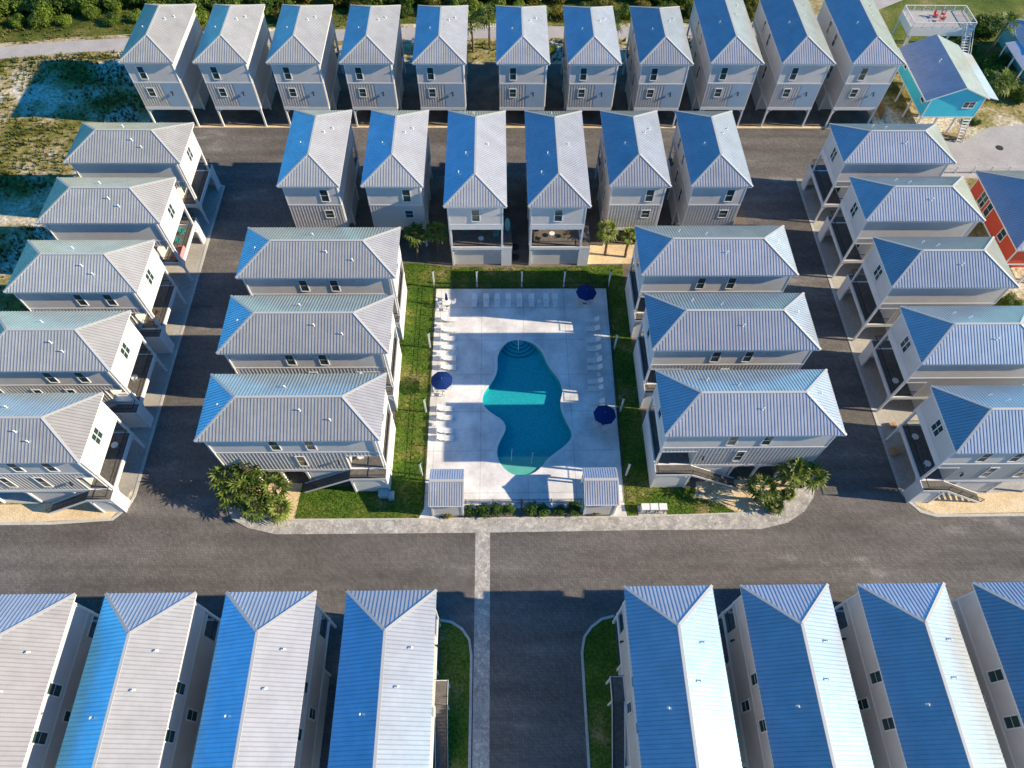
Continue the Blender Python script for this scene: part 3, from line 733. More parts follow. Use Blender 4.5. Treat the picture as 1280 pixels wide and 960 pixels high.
HP = math.pi / 2
Tx = [-52.14, -41.21, -30.39, -19.55, -8.72, 3.83, 14.59, 25.4]
FROM_L = ['leftmost', 'second from the left', 'third from the left', 'fourth from the left', 'fifth, just left of the palm gap', 'sixth, just right of the palm gap', 'seventh from the left', 'eighth from the left']
for i, x in enumerate(Tx):
    inst(H_T, 'grey stilt house of the far back row, ' + FROM_L[i], (x, 102.6, 0), -HP)
for i, (x, d) in enumerate(((36.15, 'third from the right'), (47.01, 'second from the right'), (57.73, 'rightmost, next to the turquoise house'))):
    inst(H_TL, 'long grey stilt house of the far back row, ' + d, (x, 104.6, 0), -HP)
for x, d in ((-24.57, 'grey striped-wall house of the middle row behind the pool, leftmost'), (-13.76, 'grey shaded-wall house of the middle row behind the pool, second from left'), (18.54, 'grey striped-wall house of the middle row, directly behind the two palms'), (29.24, 'grey striped-wall house of the middle row behind the pool, rightmost')):
    inst(H_M, d, (x, 76.5, 0), -HP)
for x, d in ((-2.95, 'left of the pair with open porches'), (7.81, 'right of the pair with open porches')):
    inst(H_ML, 'grey house behind the north end of the pool, ' + d, (x, 74.63, 0), HP)
NF = ['farthest from the camera', 'second farthest', 'middle one', 'second nearest', 'nearest, on sandy corner']
for i, (x, y) in enumerate(((-49.59, 77.35), (-49.5, 66.5), (-49.44, 55.57), (-49.4, 44.75), (-49.34, 33.95))):
    if i < 2: o = inst(H_ES, 'stilt house of the left column, white end wall, ' + NF[i], (x, y, 0), math.pi)
    else: o = inst(H_E, 'stilt house of the left column, white end wall, ' + NF[i], (x, y, 0), math.pi)
for i, (x, y) in enumerate(((54.15, 77.4), (54.12, 66.73), (54.14, 55.92), (54.18, 45.1), (54.2, 34.28))):
    o = inst(H_ES if i == 4 else H_E, 'stilt house of the right column, dark porch, ' + NF[i], (x, y, 0), 0)
N3 = ['farthest of the three', 'middle of the three', 'nearest of three, by palms']
for i, y in enumerate((57.64, 46.93, 36.2)):
    inst(H_L2, 'long grey house on the left side of the pool, ' + N3[i], (-21.53, y, 0), math.pi)
for i, y in enumerate((57.87, 47.1, 36.43)):
    inst(H_L1, 'long grey house on the right side of the pool, ' + N3[i], (26.4, y, 0), 0)
for i, (x, d) in enumerate(((-42.1, 'leftmost, cut by the picture edge'), (-31.35, 'second from the left'), (-20.6, 'third from the left'), (-9.8, 'just left of the entrance road'))):
    inst(H_B1 if i == 3 else H_B0, 'long roof of the front row, ' + d, (x, 7.55, 0), -HP)
for i, (x, d) in enumerate(((15.29, 'just right of the entrance road'), (25.95, 'third from the right'), (36.72, 'second from the right'), (47.45, 'rightmost, cut by the picture edge'))):
    inst(H_B2 if i == 0 else H_B0, 'long roof of the front row, ' + d, (x, 7.7, 0), -HP)


# ------------------------------------------------------------------ neighbours at the right edge
def plain_roof(a, b, ze, zr, run, root, loc=(0, 0), rib=0.4):
    mb, cap, fas = roof_mesh(a, b, ze, zr, run, rib, 0.025)
    for q in (mb, cap, fas): q.v = [(x + loc[0], y + loc[1], z) for x, y, z in q.v]
    ro = mb.build('roof', 'roof', root); cap.build('ridge_cap', 'cap', ro); fas.build('fascia', 'trim', ro)
    return ro

def teal_house():
    t = thing('beach_house', 'turquoise gable house on stilts beside the right end of the back row', 'house', (72.2, 100.4, 0))
    w = MB(); x, y0, y1 = 4.25, -6.6, 6.6
    w.box(-x, x, y0, y1, 3.5, 6.85)
    for yy in (y0, y1):
        w.poly([(-x, yy, 6.85), (x, yy, 6.85), (-0.1, yy, 8.75)])
    w.build('wall', 'teal_wall', t)
    r = MB(); th = 0.1
    for p, q, z0, z1, sx in ((-5.3, -0.1, 6.65, 9.0, 0), (-0.1, 4.6, 9.0, 7.1, 0)):
        r.hexa([(p, -7.0, z0 - th), (q, -7.0, z1 - th), (q, 7.0, z1 - th), (p, 7.0, z0 - th), (p, -7.0, z0), (q, -7.0, z1), (q, 7.0, z1), (p, 7.0, z0)])
        for k in range(34):
            yy = -6.9 + k * 0.418; r.bar((p, yy, z0 + .012), (q, yy, z1 + .012), .05, .03)
    ro = r.build('roof', 'roof', t)
    p = MB(); p.hexa([(4.6, -6.6, 6.95), (6.6, -6.4, 6.35), (6.6, 5.4, 6.35), (4.6, 5.4, 6.95), (4.6, -6.6, 7.05), (6.6, -6.4, 6.45), (6.6, 5.4, 6.45), (4.6, 5.4, 7.05)]); p.build('porch_roof', 'roof', t)
    vent(ro, -1.6, 0.5, 8.5, 1)
    f = MB(); f.bar((-5.3, -7.02, 6.58), (-.1, -7.02, 8.93), .05, .2); f.bar((-.1, -7.02, 8.93), (4.6, -7.02, 7.03), .05, .2); f.box(-5.36, -5.3, -7, 7, 6.45, 6.66); f.build('fascia', 'trim', ro)
    tr = MB(); tr.box(-x - .03, x + .03, y0 - .03, y0 + .1, 3.3, 3.5); tr.box(-x - .03, -x + .1, y0 + .1, y1, 3.3, 3.5); tr.box(-x - .02, -x + .12, y0 - .02, y0 + .12, 3.5, 6.8); tr.box(x - .12, x + .02, y0 - .02, y0 + .12, 3.5, 6.8); tr.build('trim', 'trim', t)
    for u, c in ((2.2, 'S'),): add_window(t, 'S', u, 5.2, 6.2, 1.7, -y0, True)
    for u in (-4.6, 4.2): add_window(t, 'W', u, 4.9, 6.4, 1.1, x)
    for px_ in (-x + .15, -1.4, 1.6, x - .15):
        for py in (y0 + .15, -2, 2, y1 - .15):
            MB().box(px_ - .12, px_ + .12, py - .12, py + .12, 0, 3.3).build('post', 'trim', t)
    MB().box(-x + .1, x - .1, y0 + .1, y1 - .1, 3.2, 3.4).build('floor_joists', 'deckwood', t)
    dk = MB(); dk.box(-1.2, 4.2, -8.0, -6.75, 0.35, 0.5); dk.build('lower_deck', 'fence_wood', t)
    ld = MB(); 
    for k in range(8): ld.box(2.7, 3.7, -7.1 - .18 * k, -6.9 - .18 * k, 3.1 - k * .4, 3.16 - k * .4)
    ld.bar((2.66, -6.8, 3.3), (2.66, -8.5, 0.1), .06, .2); ld.bar((3.74, -6.8, 3.3), (3.74, -8.5, 0.1), .06, .2)
    ld.build('stairs', 'trim', t)
teal_house()

def tower():
    t = thing('viewing_deck', 'white raised viewing deck with railing behind the turquoise house', 'deck', (77.0, 116.6, 0))
    a, b, z = 5.4, 2.6, 6.0
    MB().box(-a, a, -b, b, z - .12, z).build('floor', 'path', t)
    s = MB(); s.box(-a - .05, a + .05, -b - .06, -b, z - 1.35, z + .02); s.box(-a - .06, -a, -b, b, z - 1.35, z + .02); s.box(a, a + .06, -b, b, z - .5, z + .02); s.box(-a, a, b, b + .06, z - .5, z + .02); s.build('skirt', 'trim', t)
    r = MB()
    pts = [(-a, -b), (a, -b), (a, b), (-a, b), (-a, -b)]
    for p, q in zip(pts, pts[1:]):
        r.bar((*p, z + 1.05), (*q, z + 1.05), .12, .08); r.bar((*p, z + .15), (*q, z + .15), .05, .05)
        n = int(math.hypot(q[0] - p[0], q[1] - p[1]) / .3)
        for k in range(n): 
            x, y = p[0] + (q[0] - p[0]) * k / n, p[1] + (q[1] - p[1]) * k / n
            w = .1 if k % 6 == 0 else .03
            r.bar((x, y, z), (x, y, z + 1.05), w, w)
    r.build('railing', 'trim', t)
    for x in (-a + .15, -1.8, 1.8, a - .15):
        for y in (-b + .15, b - .15): MB().box(x - .12, x + .12, y - .12, y + .12, 0, z - .13).build('post', 'trim', t)
    st = MB()
    for k in range(18): st.box(a - 1.6, a - .3, -b - .35 - .3 * k, -b - .07 - .3 * k, z - .36 - k * .32, z - .3 - k * .32)
    st.bar((a - 1.65, -b - .1, z - .2), (a - 1.65, -b - 5.6, 0.1), .06, .28); st.bar((a - .25, -b - .1, z - .2), (a - .25, -b - 5.6, 0.1), .06, .28)
    st.bar((a - 1.65, -b - .1, z + .8), (a - 1.65, -b - 5.6, 1.1), .06, .08); st.bar((a - .25, -b - .1, z + .8), (a - .25, -b - 5.6, 1.1), .06, .08)
    st.build('stairs', 'trim', t)
tower()

def red_house():
    t = thing('beach_house', 'coral red house with hip metal roof at the right edge', 'house', (75.3, 68.65, 0))
    a, b = 7.0, 6.9
    MB().box(-a, a, -b, b, 4.7, 7.78).build('wall', 'red_wall', t)
    tr = MB(); tr.box(-a - .03, a + .03, -b - .03, b + .03, 4.45, 4.7)
    for sx in (-1, 1):
        for sy in (-1, 1): tr.box(sx * (a + .025), sx * (a - .12), sy * (b + .025), sy * (b - .12), 4.7, 7.78)
    tr.build('trim', 'trim', t)
    plain_roof(7.7, 7.5, 8.0, 11.85, 7.45, t)
    add_window(t, 'W', -3.2, 5.6, 7.1, 1.1, a); add_window(t, 'W', 3.6, 5.3, 7.2, 1.5, a, True); add_window(t, 'W', 1.6, 5.3, 7.2, 1.0, a); add_window(t, 'S', -3.5, 5.6, 7.1, 1.2, b)
    for x in (-a + .2, -2.4, 2.4, a - .2):
        for y in (-b + .2, -2, 2, b - .2): MB().box(x - .14, x + .14, y - .14, y + .14, 0, 4.45).build('post', 'trim', t)
    MB().box(-2.5, 2.5, -3.5, 3.5, 0.0, 4.4).build('ground_wall', 'red_wall', t)
red_house()

def ne_house():
    t = thing('beach_house', 'pale teal house cut off by the top right picture edge', 'house', (95.0, 112.0, 0))
    MB().box(-4.2, 6, -7.0, 6.4, 1.5, 4.9).build('wall', 'blue_wall', t)
    plain_roof(7.0, 5.2, 5.1, 7.2, 5.0, t, (2.3, 1.4))
    p = MB(); p.hexa([(-6.8, -7.4, 4.4), (-3.9, -7.4, 5.0), (-3.9, .3, 5.0), (-6.8, .3, 4.4), (-6.8, -7.4, 4.5), (-3.9, -7.4, 5.1), (-3.9, .3, 5.1), (-6.8, .3, 4.5)])
    p.build('porch_roof', 'roof', t)
    for y in (-7.0, -3.5, 0): MB().box(-6.6, -6.4, y - .1, y + .1, 0, 4.42).build('post', 'trim', t)
    add_window(t, 'S', 1, 2.4, 4.0, 1.2, 7.0)
    for x in (-4, 5.8):
        for y in (-6.8, 6.2): MB().box(x - .12, x + .12, y - .12, y + .12, 0, 1.5).build('post', 'trim', t)
ne_house()

def post_fence(name, label, p, q, h, n, mt, rails=(0.35, 0.9)):
    t = thing(name, label, 'fence', (0, 0, 0)); r = MB()
    for k in range(n + 1):
        x, y = p[0] + (q[0] - p[0]) * k / n, p[1] + (q[1] - p[1]) * k / n
        MB().box(x - .07, x + .07, y - .07, y + .07, 0, h).build('fence_post', mt, t)
    for z in rails: r.bar((*p, h * z), (*q, h * z), .05, .09)
    m_ = int(math.hypot(q[0] - p[0], q[1] - p[1]) / .18)
    for k in range(m_):
        x, y = p[0] + (q[0] - p[0]) * k / m_, p[1] + (q[1] - p[1]) * k / m_
        r.bar((x, y, .1), (x, y, h * .95), .03, .03)
    r.build('fence_panel', mt, t)
post_fence('picket_fence', 'white picket fence along the lot above the coral red house', (66.5, 84.6), (100, 84.8), 1.3, 12, 'trim')
t = thing('board_fence', 'tan wooden board fence between back row and turquoise house', 'fence', (0, 0, 0))
b_ = MB()
for k in range(34): b_.box(64.0 + .03 * k, 64.05 + .03 * k, 97.6 + .27 * k, 97.84 + .27 * k, 0, 1.9 + .05 * ((k * 7) % 3))
b_.build('fence_boards', 'fence_wood', t)
b_ = MB(); b_.bar((63.98, 97.6, .5), (65.0, 106.6, .5), .05, .1); b_.bar((63.98, 97.6, 1.5), (65.0, 106.6, 1.5), .05, .1); b_.build('fence_rail', 'fence_wood', t)

# ------------------------------------------------------------------ pool furniture
def bar_frame(mb, w, d, z, leg=.05):
    for x in (-w, w):
        for y in (-d, d): mb.box(x - leg / 2, x + leg / 2, y - leg / 2, y + leg / 2, 0, z)

def make_lounger():
    t = thing('sun_lounger', '', 'sun lounger', group='white sun loungers around the pool')
    w = .34; hx = .30
    s = MB(); s.box(-1.0, hx, -w, -w + .07, .27, .35); s.box(-1.0, hx, w - .07, w, .27, .35)
    for k in range(12): s.box(-.99 + k * .108, -.905 + k * .108, -w + .07, w - .07, .325, .345)
    s.build('seat', 'white_plastic', t)
    b = MB(); ca, sa = math.cos(.72), math.sin(.72)
    for y0, y1 in ((-w, -w + .07), (w - .07, w)): b.bar((hx, (y0 + y1) / 2, .33), (hx + .82 * ca, (y0 + y1) / 2, .33 + .82 * sa), .07, .06)
    for k in range(7):
        d = .08 + k * .11
        b.bar((hx + d * ca, -w + .07, .34 + d * sa), (hx + d * ca, w - .07, .34 + d * sa), .085, .03, up=(-sa, 0, ca))
    b.build('backrest', 'white_plastic', t)
    for x in (-.85, .22):
        for y in (-w + .04, w - .04): MB().box(x - .035, x + .035, y - .03, y + .03, 0, .27).build('leg', 'white_plastic', t)
    a = MB()
    for y in (-w - .03, w + .03): a.box(-.1, hx + .3, y - .03, y + .03, .52, .56); a.box(-.08, -.02, y - .025, y + .025, .02, .52)
    a.build('armrest', 'white_plastic', t)
    return t
LG = make_lounger()
DZ = .05
for i, x in enumerate((-3.35, -1.73, -.25, 1.28, 2.81, 4.44, 6.44, 7.68)):
    inst(LG, 'white lounger in the row at the far pool end, %s from left' % ORD[i], (x, 59.05, DZ), HP)
for i, (x, y) in enumerate(((-6.75, 56.0), (-6.7, 54.25), (-6.68, 52.86), (-6.62, 51.46), (-6.56, 49.74), (-6.52, 48.34))):
    inst(LG, 'white lounger left of the pool above the umbrella, %s from top' % ORD[i], (x, y, DZ), math.pi)
for i, (x, y) in enumerate(((-6.75, 42.25), (-6.7, 41.0), (-6.62, 39.2), (-6.58, 38.18))):
    inst(LG, 'white lounger left of the pool below the umbrella, %s from top' % ORD[i], (x, y, DZ), math.pi)
for i, (x, y) in enumerate(((12.5, 55.75), (12.48, 54.35), (12.42, 52.5), (12.4, 51.15), (12.35, 49.33), (12.32, 48.15), (12.22, 46.08), (12.2, 45.08), (12.15, 43.05))):
    inst(LG, 'white lounger in the column right of the pool, %s from top' % ORD[i], (x, y, DZ), 0)

def make_side_table():
    t = thing('side_table', '', 'side table', group='small round side tables by the loungers')
    MB().tube((0, 0, .40), (0, 0, .44), .27, .27, 20).build('tabletop', 'white_plastic', t)
    for k in range(3):
        a = k * 2.094; MB().bar((.2 * math.cos(a), .2 * math.sin(a), .4), (.25 * math.cos(a), .25 * math.sin(a), 0), .035, .035).build('leg', 'white_plastic', t)
    return t
ST = make_side_table()
for (x, y), d in (((5.5, 59.0), 'among the far row of loungers'), ((-7.75, 55.1), 'between the first and second loungers on the left'), ((-7.6, 50.6), 'between the fourth and fifth loungers on the left'), ((-7.7, 40.1), 'among the four loungers left, below the umbrella'),
               ((12.75, 50.2), 'right side, between fourth and fifth loungers'), ((12.7, 47.1), 'right side, between sixth and seventh loungers'), ((12.65, 44.05), 'right side, just above the last lounger')):
    inst(ST, 'small round white side table ' + d, (x, y, DZ))

def make_umbrella(closed=False):
    t = thing('patio_umbrella', '', 'umbrella', group='navy patio umbrellas')
    MB().tube((0, 0, 0), (0, 0, .07), .28, .26, 16).build('base', 'black', t)
    MB().tube((0, 0, .07), (0, 0, 2.75), .022, .02, 8).build('pole', 'white_plastic', t)
    if closed:
        c = MB(); n = 16
        prof = [(1.25, .20), (1.6, .17), (2.2, .12), (2.55, .07), (2.68, .02)]
        for z, r in prof:
            for k in range(n):
                rr = r * (1.12 if k % 2 else .78); c.v.append((rr * math.cos(2 * math.pi * k / n), rr * math.sin(2 * math.pi * k / n), z))
        for j in range(len(prof) - 1):
            for k in range(n): c.f.append((j * n + k, j * n + (k + 1) % n, (j + 1) * n + (k + 1) % n, (j + 1) * n + k))
        c.build('canopy', 'navy', t)
    else:
        c = MB(); n = 8; r = 1.38
        top = (0, 0, 2.72)
        for k in range(n):
            a0, a1 = 2 * math.pi * (k + .5) / n, 2 * math.pi * (k + 1.5) / n
            def P(a, q, dz): return (r * q * math.cos(a), r * q * math.sin(a), 2.72 - .52 * q ** 1.15 - dz)
            am = (a0 + a1) / 2
            for q0, q1 in ((.02, .35), (.35, .7), (.7, 1)):
                c.poly([P(a0, q0, 0), P(a0, q1, 0), P(am, q1 * .935, .025 * q1), P(am, q0 * .935, .025 * q0)])
                c.poly([P(am, q0 * .935, .025 * q0), P(am, q1 * .935, .025 * q1), P(a1, q1, 0), P(a1, q0, 0)])
            e0, e1 = P(a0, 1, 0), P(a1, 1, 0); em = P(am, .935, .025)
            c.poly([e0, (e0[0], e0[1], e0[2] - .12), (em[0], em[1], em[2] - .12), em]); c.poly([em, (em[0], em[1], em[2] - .12), (e1[0], e1[1], e1[2] - .12), e1])
        c.build('canopy', 'navy', t)
        rb = MB()
        for k in range(n):
            a = 2 * math.pi * (k + .5) / n
            rb.bar((0, 0, 2.66), (1.33 * math.cos(a), 1.33 * math.sin(a), 2.16), .02, .02); rb.bar((0, 0, 2.0), (.7 * math.cos(a), .7 * math.sin(a), 2.36), .015, .015)
        rb.build('ribs', 'black', t)
    MB().tube((0, 0, 2.7), (0, 0, 2.82), .035, .01, 8).build('finial', 'white_plastic', t)
    return t
UO = make_umbrella(); UC = make_umbrella(True)
inst(UO, 'open navy umbrella on the sunny left side of the pool', (-7.1, 45.2, DZ))
inst(UO, 'open navy umbrella in the shady far right pool corner', (11.75, 59.0, DZ), .3)
inst(UO, 'open navy umbrella on the right side of the pool, below the loungers', (12.66, 40.25, DZ), .15)
inst(UC, 'closed navy umbrella in the far left pool corner', (-7.05, 58.6, DZ))

def make_table():
    t = thing('patio_table', '', 'table', group='round white patio tables')
    MB().tube((0, 0, .70), (0, 0, .735), .6, .6, 28).build('tabletop', 'white_plastic', t)
    for k in range(4):
        a = .785 + k * 1.571; MB().bar((.4 * math.cos(a), .4 * math.sin(a), .7), (.48 * math.cos(a), .48 * math.sin(a), 0), .045, .045).build('leg', 'white_plastic', t)
    return t
def make_chair(mt='white_plastic', group='white patio chairs around the tables'):
    t = thing('patio_chair', '', 'chair', group=group)
    s = MB(); s.box(-.25, .25, -.25, .25, .42, .46); s.build('seat', mt, t)
    b = MB(); b.bar((-.22, .24, .46), (-.22, .34, .92), .05, .04); b.bar((.22, .24, .46), (.22, .34, .92), .05, .04); b.bar((-.22, .335, .9), (.22, .335, .9), .04, .06)
    for k in range(4): b.bar((-.14 + k * .093, .245, .46), (-.14 + k * .093, .33, .9), .05, .02)
    b.build('backrest', mt, t)
    a = MB()
    for x in (-.27, .27): a.box(x - .025, x + .025, -.22, .28, .64, .67); a.box(x - .02, x + .02, -.22, -.18, .46, .64)
    a.build('armrest', mt, t)
    for x in (-.21, .21):
        for y in (-.21, .21): MB().box(x - .022, x + .022, y - .022, y + .022, 0, .42).build('leg', mt, t)
    return t
TB = make_table(); CH = make_chair()
for (x, y), d, n in (((-7.1, 45.2), 'under the sunny left umbrella', 3), ((11.75, 59.0), 'under the far right umbrella', 4), ((12.66, 40.25), 'under the lower right umbrella', 4), ((-7.05, 58.6), 'beside the closed umbrella', 4)):
    inst(TB, 'round white patio table ' + d, (x, y, DZ))
    for k, (a, w_) in enumerate(((-1.57, 'camera side'), (0.1, 'right side'), (3.3, 'left side'), (1.6, 'far side'))[:4]):
        if n == 3 and k == 3: continue
        inst(CH, 'white patio chair %s, %s of the table' % (d, w_), (x + .88 * math.cos(a + .12), y + .88 * math.sin(a + .12), DZ), a + .12 - HP + random.uniform(-.2, .2))

def pavilion(label, cx, mir):
    t = thing('pavilion', label, 'pavilion', (cx, 30.4, 0))
    hx, y0, y1, zr, ze, yr = 1.88, -2.2, 2.15, 4.47, 3.62, .43
    r = MB()
    for ya, yb in ((y0, yr), (yr, y1)):
        za, zb = (ze, zr) if ya == y0 else (zr, 3.75)
        r.hexa([(-hx, ya, za - .06), (hx, ya, za - .06), (hx, yb, zb - .06), (-hx, yb, zb - .06), (-hx, ya, za), (hx, ya, za), (hx, yb, zb), (-hx, yb, zb)])
        for k in range(14):
            x = -hx + .12 + k * (2 * hx - .24) / 13
            r.bar((x, ya, za + .022), (x, yb, zb + .022), .06, .05)
    ro = r.build('roof', 'roof', t)
    c = MB(); c.box(-hx - .01, hx + .01, yr - .16, yr + .16, zr + .035, zr + .075); c.build('ridge_cap', 'cap', ro)
    f = MB(); f.box(-hx, hx, y0 - .04, y0, ze - .2, ze - .01); f.box(-hx, hx, y1, y1 + .04, 3.55, 3.74)
    for x in (-hx - .04, hx):
        for (ya, za), (yb, zb) in (((y0, ze), (yr, zr)), ((yr, zr), (y1, 3.75))):
            f.hexa([(x, ya, za - .2), (x + .04, ya, za - .2), (x + .04, yb, zb - .2), (x, yb, zb - .2), (x, ya, za + .01), (x + .04, ya, za + .01), (x + .04, yb, zb + .01), (x, yb, zb + .01)])
    f.build('fascia', 'trim', ro)
    g = MB()
    for x in (-hx + .2, hx - .2): g.poly([(x, y0 + .25, ze - .05), (x, y1 - .2, 3.68), (x, yr, zr - .1)])
    g.build('gable_panel', 'trim', t)
    for x in (-hx + .2, hx - .2):
        for y in (y0 + .3, y1 - .25): MB().box(x - .1, x + .1, y - .1, y + .1, .05, 3.55).build('post', 'trim', t)
    w = MB(); w.box(-hx + .3, hx - .3, y0 + .24, y0 + .34, .05, 3.5); w.box(mir * (hx - .16), mir * (hx - .24), y0 + .4, y1 - .35, .05, 2.2); w.build('screen_wall', 'ground_wall', t)
    bn = MB(); bn.box(-hx + .5, hx - .5, y0 + .5, y0 + .95, .46, .52); bn.box(-hx + .55, -hx + .65, y0 + .55, y0 + .9, .05, .46); bn.box(hx - .65, hx - .55, y0 + .55, y0 + .9, .05, .46); bn.build('bench', 'deckwood', t)
pavilion('left pool pavilion with grey ribbed metal gable roof', -5.85, -1)
pavilion('right pool pavilion with grey ribbed metal gable roof', 11.2, 1)
sheet('pavilion_pad', [(-9.2, 28.2), (-6.9, 28.2), (-6.9, 28.75), (-3.9, 28.75), (-3.9, 29.28), (-8.7, 29.28)], 'deck', 0.06)
sheet('pavilion_pad', [(9.2, 28.75), (12.6, 28.75), (12.6, 28.25), (14.5, 28.25), (14.3, 29.28), (9.2, 29.28)], 'deck', 0.06)
sheet('planting_bed', [(-6.85, 28.2), (12.55, 28.25), (12.55, 28.72), (9.2, 28.72), (9.2, 29.28), (-3.85, 29.28), (-3.85, 28.72), (-6.85, 28.72)], 'soil', 0.05)

def pool_fence():
    t = thing('pool_fence', 'thin black metal picket fence enclosing the pool deck', 'fence')
    c = [(-8.75, 30.0), (-8.75, 61.6), (15.0, 61.6), (14.45, 29.9)]
    runs = list(zip(c, c[1:])) + [((-3.95, 29.9), (2.4, 29.9)), ((2.4, 29.9), (9.3, 29.9))]
    for p, q in runs:
        L_ = math.hypot(q[0] - p[0], q[1] - p[1]); n = int(L_ / .16); r = MB()
        for z in (.15, .95, 1.22): r.bar((*p, z), (*q, z), .035, .035)
        for k in range(n):
            x, y = p[0] + (q[0] - p[0]) * k / n, p[1] + (q[1] - p[1]) * k / n; r.bar((x, y, .05), (x, y, 1.3), .014, .014)
        r.build('fence_panel', 'black', t)
        m_ = max(2, int(L_ / 2.4))
        for k in range(m_ + 1):
            x, y = p[0] + (q[0] - p[0]) * k / m_, p[1] + (q[1] - p[1]) * k / m_
            MB().box(x - .035, x + .035, y - .035, y + .035, 0, 1.38).build('fence_post', 'black', t)
pool_fence()
def make_pole():
    t = thing('light_pole', '', 'light pole', group='white light poles around the pool fence')
    MB().box(-.09, .09, -.09, .09, 0, 3.35).build('pole', 'trim', t)
    c = MB(); c.box(-.12, .12, -.12, .12, 3.35, 3.42); c.build('cap', 'black', t)
    l = MB(); l.box(.09, .2, -.05, .05, 3.0, 3.2); l.build('lamp', 'box_grey', t)
    return t
PO = make_pole()
for (x, y), d in (((-8.9, 61.85), 'at the far left corner of the pool fence'), ((-3.0, 61.85), 'left of the middle along the far fence'), ((3.17, 61.85), 'at the middle of the far fence'), ((9.0, 61.85), 'right of the middle along the far fence'), ((15.2, 61.8), 'at the far right corner of the pool fence'),
               ((-9.0, 51.6), 'along the left fence, farthest of three'), ((-9.05, 41.95), 'along the left fence, middle of three'), ((-9.1, 33.5), 'along the left fence, nearest of three'),
               ((15.1, 51.3), 'along the right fence, farthest of three'), ((15.0, 41.9), 'along the right fence, middle of three'), ((14.85, 33.3), 'along the right fence, nearest of three')):
    inst(PO, 'white light pole ' + d, (x, y, 0), 0 if x < 0 else math.pi)
t = thing('gate_post', 'dark post in the middle of the front pool fence hedge', 'post', (2.45, 29.35, 0))
MB().box(-.08, .08, -.08, .08, 0, 2.1).build('post', 'black', t); MB().box(-.14, .14, -.14, .14, 2.1, 2.28).build('lamp', 'black', t)

def handrail(label, p, q):
    t = thing('pool_handrail', label, 'handrail'); r = MB()
    d = Vector(q) - Vector(p)
    pts = [Vector(p) + Vector((0, 0, .05)), Vector(p) + Vector((0, 0, .85)), Vector(p) + d * .25 + Vector((0, 0, .9)), Vector(q) + Vector((0, 0, .25)), Vector(q) + Vector((0, 0, -.8))]
    for a, b in zip(pts, pts[1:]): r.tube(a, b, .03, .03, 8)
    r.build('rail', 'white_plastic', t, True)
    e = MB(); e.tube(pts[0], pts[0] + Vector((0, 0, .03)), .06, .06, 10); e.build('flange', 'white_plastic', t)
handrail('white handrail over the steps at the far end of the pool', (2.55, 53.05, 0), (2.53, 51.4, 0))
handrail('left white handrail at the shallow near end of the pool', (1.38, 35.3, -.25), (1.5, 36.9, -.3))
handrail('right white handrail at the shallow near end of the pool', (3.75, 34.9, -.25), (4.0, 36.4, -.3))

# ------------------------------------------------------------------ small things on the ground
def cabinet(label, x, y):
    t = thing('utility_cabinet', label, 'cabinet', (x, y, .1), 0, 'white utility cabinets on the slab')
    MB().box(-.42, .42, -.35, .35, 0, .95).build('body', 'cabinet', t)
    l = MB(); l.box(-.45, .45, -.39, .39, .95, 1.02); l.build('lid', 'white_plastic', t)
    p = MB(); p.tube((.1, -.36, .7), (.1, -.52, .7), .06, .06, 8); p.tube((.1, -.5, .7), (.1, -.5, .1), .05, .05, 8); p.box(.3, .36, -.4, -.35, .5, .75); p.build('pipe', 'iron', t)
for x, d in ((16.5, 'left'), (17.5, 'middle'), (18.5, 'right')): cabinet('white utility cabinet on a slab by the sidewalk, %s of three' % d, x, 28.95)
sheet('cabinet_slab', [(15.8, 28.25), (19.0, 28.25), (19.0, 29.5), (15.8, 29.5)], 'kerb', 0.1, thick=.1)
for i, (x, y, w) in enumerate(((-13.3, 31.0, .55), (-12.4, 30.75, .3))):
    t = thing('electrical_box', ('wide' if i == 0 else 'narrow') + ' grey electrical box on the lawn beside the near left house', 'utility box', (x, y, .03))
    MB().box(-w, w, -.4, .4, 0, .75).build('body', 'box_grey', t); l = MB(); l.box(-w - .04, w + .04, -.44, .44, .75, .82); l.build('lid', 'box_grey', t)
def manhole(label, x, y, z=.03):
    t = thing('manhole_cover', label, 'manhole cover', (x, y, z)); r = MB(); r.tube((0, 0, 0), (0, 0, .03), .62, .6, 24); r.build('ring', 'iron', t)
    c = MB(); c.tube((0, 0, .03), (0, 0, .045), .5, .5, 24)
    for k in range(5): c.box(-.35, .35, -.3 + k * .14, -.24 + k * .14, .045, .06)
    c.build('lid', 'iron', t)
manhole('dark round cover between the two porch houses, nearer the pool', 2.35, 67.3); manhole('dark round cover between the two porch houses, farther from the pool', 2.35, 69.2)
manhole('dark round manhole cover in the grey lot at right edge', 81.6, 90.6, .016)
for i, (x, y, s) in enumerate(((47.5, 36.0, .55), (48.4, 39.6, .4))):
    t = thing('cardboard_box', ('larger' if i == 0 else 'smaller') + ' tan box on the driveway of the right column', 'box', (x, y, .03), .2)
    MB().box(-s, s, -s * .8, s * .8, 0, s).build('carton', 'card', t); l = MB(); l.box(-s * .12, s * .12, -s * .8, s * .8, s, s + .012); l.build('tape', 'fence_wood', t)
# red chairs on the viewing deck
RC = make_chair('red_fabric', 'red chairs on the viewing deck')
for i, (x, y, a) in enumerate(((76.6, 117.2, .5), (77.9, 117.4, -.6), (77.3, 116.0, 3.0))):
    inst(RC, 'red chair on the white viewing deck, ' + ('left', 'right', 'front')[i] + ' of three', (x, y, 6.0), a, 1.25)

